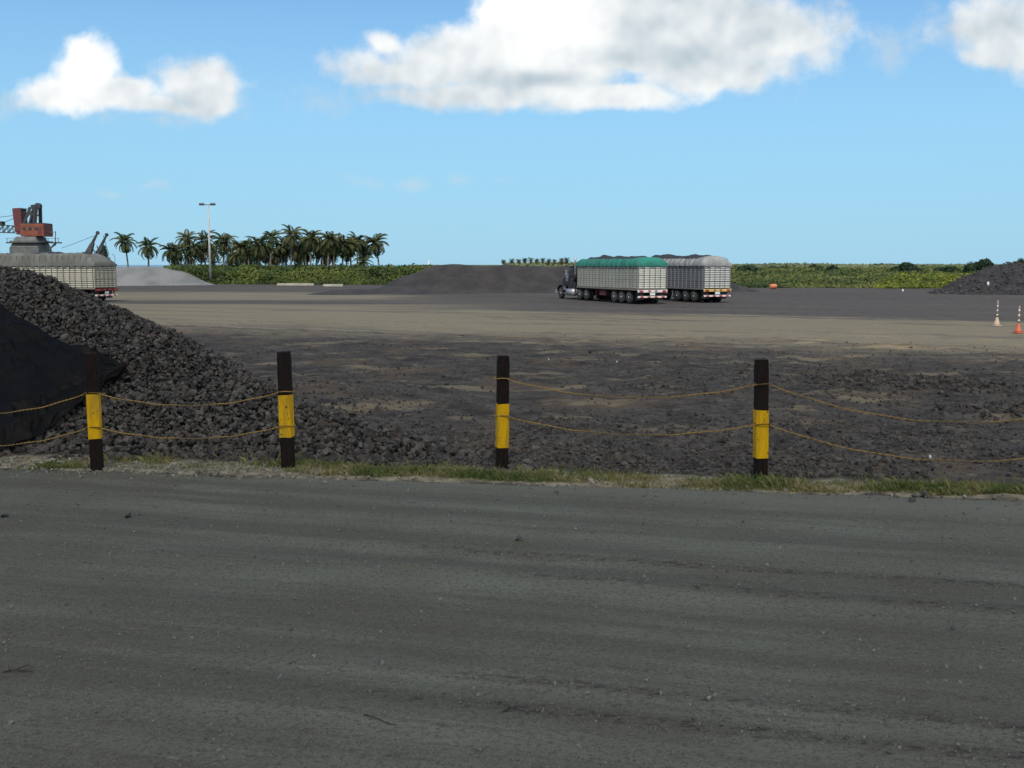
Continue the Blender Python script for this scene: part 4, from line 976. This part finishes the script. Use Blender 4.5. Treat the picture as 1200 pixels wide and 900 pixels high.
def palm_meshes(seed, nf, flen):
    r = random.Random(seed); V = []; F = []
    for k in range(nf):
        az = k * 2.399 + r.uniform(-.2, .2); q = k / nf; el = R(80 - 126 * q + r.uniform(-14, 14)); L = flen * r.uniform(.85, 1.1); seg = 9
        p = Vector((0, 0, 0)); e = el; pts = [p.copy()]
        for j in range(seg):
            d = Vector((math.cos(e) * math.cos(az), math.cos(e) * math.sin(az), math.sin(e))); p = p + d * (L / seg); pts.append(p.copy()); e -= R(8.5 + 6 * j / seg + 3 * q)
        for j in range(seg):
            a, b = pts[j], pts[j + 1]; d = (b - a).normalized(); sd = d.cross(Vector((0, 0, 1)));  sd = sd.normalized() if sd.length > .01 else Vector((1, 0, 0)); up = sd.cross(d)
            w = .035; i0 = len(V); V += [a - sd * w, a + sd * w, b + sd * w * .8, b - sd * w * .8]; F.append((i0, i0 + 1, i0 + 2, i0 + 3))
            for h in range(4):
                m = a.lerp(b, (h + .5) / 4); u = (j + h / 4) / seg; ll = flen * .24 * math.sin(math.pi * min(1, .14 + .86 * u)) ** .6 * r.uniform(.8, 1.1)
                if u < .08: continue
                for s in (-1, 1):
                    tip = m + (sd * s * .75 + d * .55 - up * .12 - Vector((0, 0, .42))).normalized() * ll; wd = d * .075; i0 = len(V)
                    mid = m.lerp(tip, .5) + up * .02
                    V += [m - wd * .6, mid - wd, tip, mid + wd]; F.append((i0, i0 + 1, i0 + 2, i0 + 3))
    return mesh_np('crown', [tuple(v) for v in V], F)
M_PALM = ramp_mat('palm_fronds', [(.026, .042, .018), (.060, .080, .030), (.12, .130, .050), (.21, .165, .085)], .5, .42, .25, .5)
M_TRUNK = mat('palm_trunk', (.20, .17, .135), (.13, .11, .09), .9, 2.0, .6, 8.0)
CROWNS = [palm_meshes(300 + k, 26 + k % 4 * 3, 3.5 + .3 * (k % 3)) for k in range(8)]
for c in CROWNS: c.materials.append(M_PALM)
ORD = 'first second third fourth fifth sixth seventh eighth ninth tenth eleventh twelfth thirteenth fourteenth fifteenth sixteenth seventeenth eighteenth nineteenth twentieth'.split()
TENS = {20: 'twenty', 30: 'thirty', 40: 'forty', 50: 'fifty'}
def ordinal(n):
    if n <= 20: return ORD[n - 1]
    t, u = n // 10 * 10, n % 10
    return {30: 'thirtieth', 40: 'fortieth', 50: 'fiftieth'}[t] if u == 0 else TENS[t] + '-' + ORD[u - 1]
def build_palms():
    spec = [(146, 279, 0), (174, 285, 0), (200, 290, 0), (211, 289, 1), (219, 276, 0), (228, 288, 1), (240, 278, 0), (249, 291, 1), (262, 279, 0), (270, 293, 1), (283, 287, 0), (292, 285, 0), (304, 283, 0), (298, 294, 1),
            (311, 291, 1), (319, 274, 0), (327, 286, 0), (335, 283, 0), (342, 272, 0), (348, 289, 1), (355, 281, 0), (364, 275, 0), (371, 288, 1), (377, 284, 0), (386, 277, 0), (393, 281, 0), (401, 283, 0), (406, 290, 1),
            (411, 284, 0), (418, 279, 0), (427, 285, 0), (440, 281, 0), (425, 303, 2), (332, 293, 1), (360, 291, 1), (236, 294, 1), (278, 296, 1), (288, 296, 1), (321, 296, 1), (352, 296, 1), (380, 295, 1), (389, 291, 1), (205, 297, 1), (222, 297, 1)]
    spec.sort(); r = random.Random(9)
    for k, (px, top, kd) in enumerate(spec):
        Y = r.uniform(222, 240) if kd == 0 else (r.uniform(236, 256) if kd == 1 else 218)
        c = D(px, top + 3, Y); z0 = gz(c.x, Y); H = c.z - z0
        lab = 'tall' if H > 9.3 else ('low young' if H < 5 else ('mid height' if H > 7.6 else 'short'))
        if kd == 2: lab = 'small low-crowned'
        root = thing('palm_tree', '%s coconut palm, %s palm counted from the left of the grove' % (lab, ordinal(k + 1)), 'palm tree', (c.x, Y, z0), r.uniform(0, 6.28), 'palms of the grove behind the green shrubs')
        lean = r.uniform(-.8, .8) if kd == 0 else r.uniform(-.3, .3); pts = []; n = 9
        ca, sa = math.cos(root.rotation_euler[2]), math.sin(root.rotation_euler[2])
        for i in range(n + 1):
            u = i / n; off = lean * (u * u - 1)          # base shifted so that the crown sits over the origin
            pts.append((off * ca, -off * sa, -.2 + (H - .1 + .2) * u))
        tr = MB().tube(pts, [.24 - .11 * (i / n) + (.10 if i == 0 else 0) for i in range(n + 1)], 8).build('trunk', M_TRUNK, root, True)
        s = r.uniform(.82, 1.02) * (.78 if kd == 2 else (.95 if kd == 1 else 1.0))
        o = link('crown', CROWNS[k * 5 % 8], None, root); o.location = (0, 0, H - .15); o.scale = (s, s, s); o.rotation_euler = (r.uniform(-.12, .12), r.uniform(-.12, .12), r.uniform(0, 6.28))
    # far row over the long heap
    far = [(590, 306.5), (600, 305.5), (608, 306), (615, 304.5), (622, 304), (629, 305.5), (636, 304.5), (643, 305.5), (650, 306), (658, 305), (664, 304.5)]
    for k, (px, top) in enumerate(far):
        Y = 620 + r.uniform(-20, 20); c = D(px, top, Y); z0 = gz(c.x, Y); H = c.z - z0
        root = thing('palm_tree', 'tiny distant palm above the long dark heap, %s from left' % ordinal(k + 1), 'palm tree', (c.x, Y, z0), 0, 'distant palms above the long heap')
        MB().tube([(0, 0, -.2), (0, 0, H)], [.25, .15], 6).build('trunk', M_TRUNK, root)
        o = link('crown', CROWNS[k * 5 % 8], None, root); o.location = (0, 0, H - .1); o.scale = (.68, .68, .68); o.rotation_euler[2] = k
build_palms()
def h_pal(x, y): return np.clip(2.2 + 2.6 * fbm(x * .16, y * .16, 3, 241) , 0, 5) * sstep(x / y, slope(190), slope(215)) * (1 - sstep(x / y, slope(395), slope(450)) * .8)
scrub('undergrowth', 'dark shrubs under the palms', 16000, slope(188), slope(455), 215, 262, h_pal, M_DARKB, .27)
def h_fp(x, y): return np.clip(3.6 + 1.6 * fbm(x * .05, y * .05, 3, 251), 0, 8)
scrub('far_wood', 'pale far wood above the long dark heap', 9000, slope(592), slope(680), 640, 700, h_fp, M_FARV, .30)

# ------------------------------------------------------------------ floodlight mast, crane, derrick, small things
def build_mast():
    g = G(247, 333); top = D(247, 240, g.y).z; root = thing('light_mast', 'tall pale floodlight mast standing before the green shrubs', 'lamp post', (g.x, g.y, 0))
    mc = mat('pale_mast', (.46, .45, .42), (.36, .35, .33), .7, 2.0); md = mat('lamp_housing', (.10, .11, .12), (.07, .08, .09), .5, 4.0)
    MB().tube([(0, 0, -.2), (0, 0, top)], [.20, .12], 14).build('pole', mc, root, True)
    MB().box((0, 0, top), (2.3, .12, .12)).build('crossarm', md, root)
    for x in (-1.15, -.75, .55, .95):
        f = MB().box((x, -.12, top + .10), (.34, .34, .30), (R(-35), 0, 0)).build('floodlight', md, root, bevel=.03)
        MB().box((x, -.27, top + .0), (.28, .02, .22), (R(-35), 0, 0)).build('lens', M_GLASS, f)
    MB().box((0, 0, .25), (.9, .9, .5)).build('footing', mat('concrete', (.38, .37, .34), (.28, .27, .25), .9, 3.0), root, bevel=.03)
build_mast()

def build_crane():
    Y = 255.0; k = Y / FPX; c = D(36, 300, Y); root = thing('harbour_crane', 'red slewing harbour crane on a grey tower above the cream lorry', 'crane', (c.x, Y, 0))
    mr = mat('crane_red', (.15, .032, .032), (.10, .026, .026), .6, .7); mo = mat('crane_orange', (.24, .062, .030), (.17, .045, .024), .6, .9); mg = mat('crane_grey', (.13, .13, .125), (.09, .09, .088), .7, .8); mdk = mat('crane_dark', (.045, .043, .05), (.03, .03, .033), .7, 2.0)
    def p(x, y, dy=0.0): q = D(x, y, Y); return Vector((q.x - c.x, dy, q.z))
    def taper(a, b, wa, wb, da, db):
        vs = [(a.x - wa, -da, a.z), (a.x + wa, -da, a.z), (a.x + wa, da, a.z), (a.x - wa, da, a.z), (b.x - wb, -db, b.z), (b.x + wb, -db, b.z), (b.x + wb, db, b.z), (b.x - wb, db, b.z)]
        return MB().add(vs, [(3, 2, 1, 0), (4, 5, 6, 7), (0, 1, 5, 4), (1, 2, 6, 5), (2, 3, 7, 6), (3, 0, 4, 7)])
    low = p(36, 293); low.z = -.2
    taper(low, p(36, 290), 17.5 * k, 16.6 * k, 3.7, 3.55).build('tower_base', mg, root)
    taper(p(36, 290.2), p(36, 277.5), 16 * k, 11.5 * k, 3.6, 2.6).build('tower', mg, root)
    MB().box(p(37, 283.5), (33 * k, 8.2, .45)).build('ring_platform', mg, root)
    pl = MB().box(p(40, 284.5), (62 * k, 1.6, .28)).build('catwalk', mdk, root)
    rl = MB()
    for x in (10, 18, 26, 34, 42, 50, 58, 66, 70): rl.box(p(x, 281.8, -.75), (.10, .10, 1.1))
    rl.box(p(40, 279.4, -.75), (62 * k, .09, .09)); rl.build('handrail', mg, root)
    st = MB().beam(p(58, 292), p(66, 284.5), .5, .3).build('stair', mg, root)
    MB().beam(p(65, 288), p(65, 271), .16).beam(p(57, 272), p(65, 272), .12).build('davit', mg, root)
    MB().lathe([(2.1, 0), (2.1, 1.2)], p(40, 277.5), 'z', 20).build('slew_ring', mdk, root, True)
    cb = MB().box(p(43, 270), (27 * k, 5.2, 14 * k)).build('machine_house', mo, root, bevel=.12)
    MB().box(p(43, 262.3), (25 * k, 5.0, 1.2 * k)).build('roof', mdk, cb)
    for x in (34, 41, 48): MB().box(p(x, 268.5, -2.63), (3.6 * k, .06, 3.4 * k)).build('window', M_GLASS, cb)
    MB().box(p(52, 271, -2.64), (4 * k, .05, 8 * k)).build('door', mr, cb)
    MB().box(p(56.3, 268), (1.4 * k, 4.6, 12 * k)).build('end_panel', mr, cb)
    cw = MB().box(p(24, 258), (9.5 * k, 3.2, 27 * k), (0, R(-3.5), 0)).build('counterweight', mr, root, bevel=.10); MB().box(p(23.6, 245.8), (9.2 * k, 3.0, 1.5 * k)).build('cap', mdk, cw)
    MB().box(p(29.5, 272.5), (14 * k, 3.0, 5 * k)).build('counterweight_arm', mr, root, bevel=.08)
    af = MB()
    for s in (-1.6, 1.6):
        af.beam(p(44, 262, s), p(44.5, 242, s * .7), .75); af.beam(p(31, 264, s), p(38, 243, s * .7), .6); af.beam(p(38, 262, s), p(40.5, 246, s * .7), .35)
        af.beam(p(35, 252, s * .85), p(44, 252, s * .85), .3); af.beam(p(33, 258, s * .9), p(41, 246, s * .8), .22)
    af.beam(p(37, 242.6), p(46, 241.2), .9); af.build('a_frame', mdk, root)
    MB().lathe([(.75, -.5), (.75, .5)], p(45, 241.5), 'y', 16).build('sheave', mdk, root)
    jb = MB(); n = 13; a0, b0 = p(19, 265), p(19, 273.0); a1, b1 = p(-60, 259), p(-60, 270)
    for s in (-1, 1):
        o = Vector((0, s, 0)); jb.beam(a0 + o, a1 + o, .22); jb.beam(b0 + o, b1 + o, .22)
        for i in range(n):
            u, v = i / n, (i + 1) / n; jb.beam(a0.lerp(a1, u) + o, b0.lerp(b1, v) + o, .13); jb.beam(b0.lerp(b1, v) + o, a0.lerp(a1, v) + o, .12)
    for i in range(n): jb.beam(a0.lerp(a1, i / n) - Vector((0, 1, 0)), a0.lerp(a1, i / n) + Vector((0, 1, 0)), .12)
    jb.build('jib', mdk, root)
    MB().tube([p(20, 254), p(0, 263), p(-60, 266)], .07, 5).tube([p(39, 243), p(24, 246)], .06, 5).tube([p(20, 252), p(-60, 262)], .06, 5).build('stay_cable', mdk, root)
    MB().box(p(2, 262), (4 * k, 1.8, 5 * k)).build('jib_trolley', mdk, root)
build_crane()

def build_derrick():
    Y = 190.0; c = D(110, 305, Y); root = thing('loading_hopper', 'dark grey loading hopper with two raised booms beside the palms', 'hopper', (c.x, Y, 0))
    mg = mat('hopper_grey', (.065, .068, .068), (.045, .048, .048), .8, .8); mdk = mat('hopper_dark', (.045, .048, .05), (.03, .032, .034), .8, 1.0)
    def p(x, y, dy=0.0): q = D(x, y, Y); return Vector((q.x - c.x, dy, q.z))
    for s, (x0, x1, y1) in ((-1.2, (100, 117.5, 273)), (1.2, (106, 122, 275))):
        b = MB(); A, B = p(x0, 303, s), p(x1, y1, s); A2 = A + Vector((.75, 0, 0)); b.beam(A, B, .26); b.beam(A2, B, .24)
        for i in range(7): b.beam(A.lerp(B, i / 7), A2.lerp(B, (i + .6) / 7), .12)
        b.build('boom', mdk, root); MB().lathe([(.32, -.15), (.32, .15)], B, 'y', 12).build('pulley', mdk, root)
    for d, (xa, xb, xc, xd, zt) in ((-1.2, (97, 108, 113.5, 109.5, 285)), (1.2, (106, 117, 119, 115.5, 287))):
        vs = [p(xa, 307, d - .5), p(xb, 307, d - .5), p(xc, zt, d - .3), p(xd, zt, d - .3), p(xa, 307, d + .5), p(xb, 307, d + .5), p(xc, zt, d + .3), p(xd, zt, d + .3)]
        MB().add(vs, [(0, 1, 2, 3), (7, 6, 5, 4), (0, 4, 5, 1), (1, 5, 6, 2), (2, 6, 7, 3), (3, 7, 4, 0)]).build('chute', mg, root)
    MB().box(p(111, 305), (28 * Y / FPX, 3.4, 1.0)).build('platform', mg, root)
    hg = MB(); r = random.Random(5)
    for q in range(9): x = 105 + q * 2.2; y = 290 + r.uniform(-3, 6); hg.beam(p(x, y, r.uniform(-1, 1)), p(x + r.uniform(-2, 2), y + r.uniform(5, 10), r.uniform(-1, 1)), .12)
    hg.build('hanging_hose', mdk, root)
    lg = MB()
    for x in (99, 124):
        for d in (-1.7, 1.7): t = p(x, 306, d); lg.beam(t, (t.x, d, -.2), .25)
    lg.build('leg_frame', mdk, root)
    MB().tube([p(121, 276), p(128, 299)], .05, 5).tube([p(117, 274), p(72, 291)], .04, 5).build('cable', mdk, root)
build_derrick()

def delineator(px, py, top, label, mb_, mp, k):
    g = G(px, py); H = D(px, top, g.y).z - gz(g.x, g.y); root = thing('delineator', label, 'delineator', (g.x, g.y, gz(g.x, g.y)), .3, 'delineators at the right')
    MB().box((0, 0, .03), (.36, .36, .05)).build('foot', mb_, root, bevel=.012)
    MB().lathe([(.165, .05), (.14, .11), (.06, .40), (.045, .44)], (0, 0, 0), 'z', 18).build('cone_base', mb_, root, True)
    MB().lathe([(.036, .40), (.034, H - .06), (.024, H)], (0, 0, 0), 'z', 14).build('tube', mp, root, True)
    mw = mat('reflective_white', (.80, .78, .74), (.7, .68, .64), .5, 8.0)
    for z in (.52, .74, .96): 
        if z < H - .1: MB().lathe([(.040, z), (.040, z + .07)], (0, 0, 0), 'z', 14).build('white_band', mw, root, True)
mo = mat('faded_orange', (.50, .115, .05), (.40, .09, .04), .6, 5.0); mpk = mat('bleached_orange', (.50, .36, .26), (.42, .30, .22), .7, 5.0); mt = mat('orange_tube', (.34, .19, .11), (.40, .29, .19), .6, 7.0)
delineator(1168, 381, 352, 'bleached delineator with pale cone base at the right, farther one', mpk, mt, 0)
delineator(1193, 391, 358.5, 'delineator with orange cone base at the right picture edge, nearer one', mo, mt, 1)

def small_things():
    mc = mat('concrete_beam', (.34, .31, .24), (.26, .24, .19), .9, 1.5)
    for (x0, x1, y, lab) in ((325, 368, 334.6, 'long pale concrete beam on the ground before the green shrubs'), (379, 402, 335.6, 'short pale concrete beam right of the long one, before the shrubs')):
        a, b = G(x0, y), G(x1, y); mb = MB(); h = .30; L = (b - a).length
        mb.add([(-L / 2, -.35, -.1), (L / 2, -.35, -.1), (L / 2, .35, -.1), (-L / 2, .35, -.1), (-L / 2, -.22, h), (L / 2, -.22, h), (L / 2, .22, h), (-L / 2, .22, h)], [(3, 2, 1, 0), (4, 5, 6, 7), (0, 1, 5, 4), (1, 2, 6, 5), (2, 3, 7, 6), (3, 0, 4, 7)])
        o = mb.build('concrete_beam', mc, None, bevel=.03); m = (a + b) / 2; o.location = (m.x, m.y, gz(m.x, m.y)); tag(o, lab, 'concrete beam', 'concrete beams before the shrubs')
    # overturned orange drum
    g = G(906, 338.5); root = thing('plastic_drum', 'small orange drum lying on the ground right of the grey lorry', 'drum', (g.x, g.y, gz(g.x, g.y)), .5)
    md = mat('orange_plastic', (.62, .21, .09), (.5, .16, .07), .5, 4.0)
    MB().lathe([(.26, -.42), (.30, -.38), (.30, -.14), (.32, -.12), (.32, -.08), (.30, -.06), (.30, .14), (.32, .16), (.32, .20), (.30, .22), (.30, .38), (.26, .42)], (0, 0, .30), 'x', 20).build('barrel', md, root, True)
    MB().lathe([(.25, .42), (.24, .45)], (0, 0, .30), 'x', 20).build('lid', mat('drum_lid', (.68, .40, .28), (.6, .34, .24), .5, 4.0), root)
    # white sack on the right heap, white scraps
    mw = mat('white_sack', (.75, .75, .74), (.62, .62, .62), .7, 3.0)
    def sack(p, s, lab, nm):
        bm = bmesh.new(); bmesh.ops.create_icosphere(bm, subdivisions=2, radius=1)
        for v in bm.verts: n = float(fbm(v.co.x * 1.7 + 3 * s, v.co.y * 1.7 + v.co.z, 2, 77)); v.co *= 1 + .35 * n; v.co.x *= .62 * s; v.co.y *= .5 * s; v.co.z *= s
        me = bpy.data.meshes.new(nm); bm.to_mesh(me); bm.free(); o = link(nm, me, mw); o.location = p; tag(o, lab, nm)
    sack(D(1158, 332.5, 101.5), .20, 'white sack lying on the slope of the coarse ore heap', 'sack')
    q = G(1058, 341.5); sack((q.x, q.y, gz(q.x, q.y) + .10), .17, 'small white sack on the ground before the yellow green shrubs', 'sack')
    q = G(723, 426); sack((q.x, q.y, gz(q.x, q.y) + .02), .035, 'small white plastic scrap in the yard below the green lorry', 'litter')
    q = G(643, 421); sack((q.x, q.y, gz(q.x, q.y) + .02), .035, 'small white plastic scrap in the yard behind the middle post', 'litter')
    q = G(1090, 537); sack((q.x, q.y, gz(q.x, q.y) + .02), .035, 'tiny white scrap below the lower right rope', 'litter')
    # sailing boat far out
    Y = 1500; c = D(503, 311, Y); root = thing('sailing_boat', 'tiny white sailing boat on the horizon left of the long heap', 'boat', (c.x, Y, -1.3))
    ms = mat('sail_white', (.85, .86, .87), (.8, .81, .82), .6, .2)
    MB().add([(-3, -1.2, 1.6), (3.2, -1.2, 1.6), (3.2, 1.2, 1.6), (-3, 1.2, 1.6), (-2.4, -.7, 0), (2.2, -.7, 0), (2.2, .7, 0), (-2.4, .7, 0), (4.6, 0, 1.8)], [(0, 3, 7, 4), (4, 7, 6, 5), (0, 4, 5, 1), (3, 2, 6, 7), (1, 5, 8), (5, 6, 8), (6, 2, 8), (0, 1, 8, 2, 3)]).build('hull', ms, root)
    MB().tube([(0, 0, 1.5), (0, 0, 13)], .12, 6).build('mast', ms, root)
    MB().add([(-.1, -.06, 2.6), (-2.6, -.06, 2.6), (-.1, -.06, 12.6), (-.1, .06, 2.6), (-2.6, .06, 2.6), (-.1, .06, 12.6)], [(0, 1, 2), (5, 4, 3), (0, 3, 4, 1), (1, 4, 5, 2), (2, 5, 3, 0)]).build('sail', ms, root)
small_things()
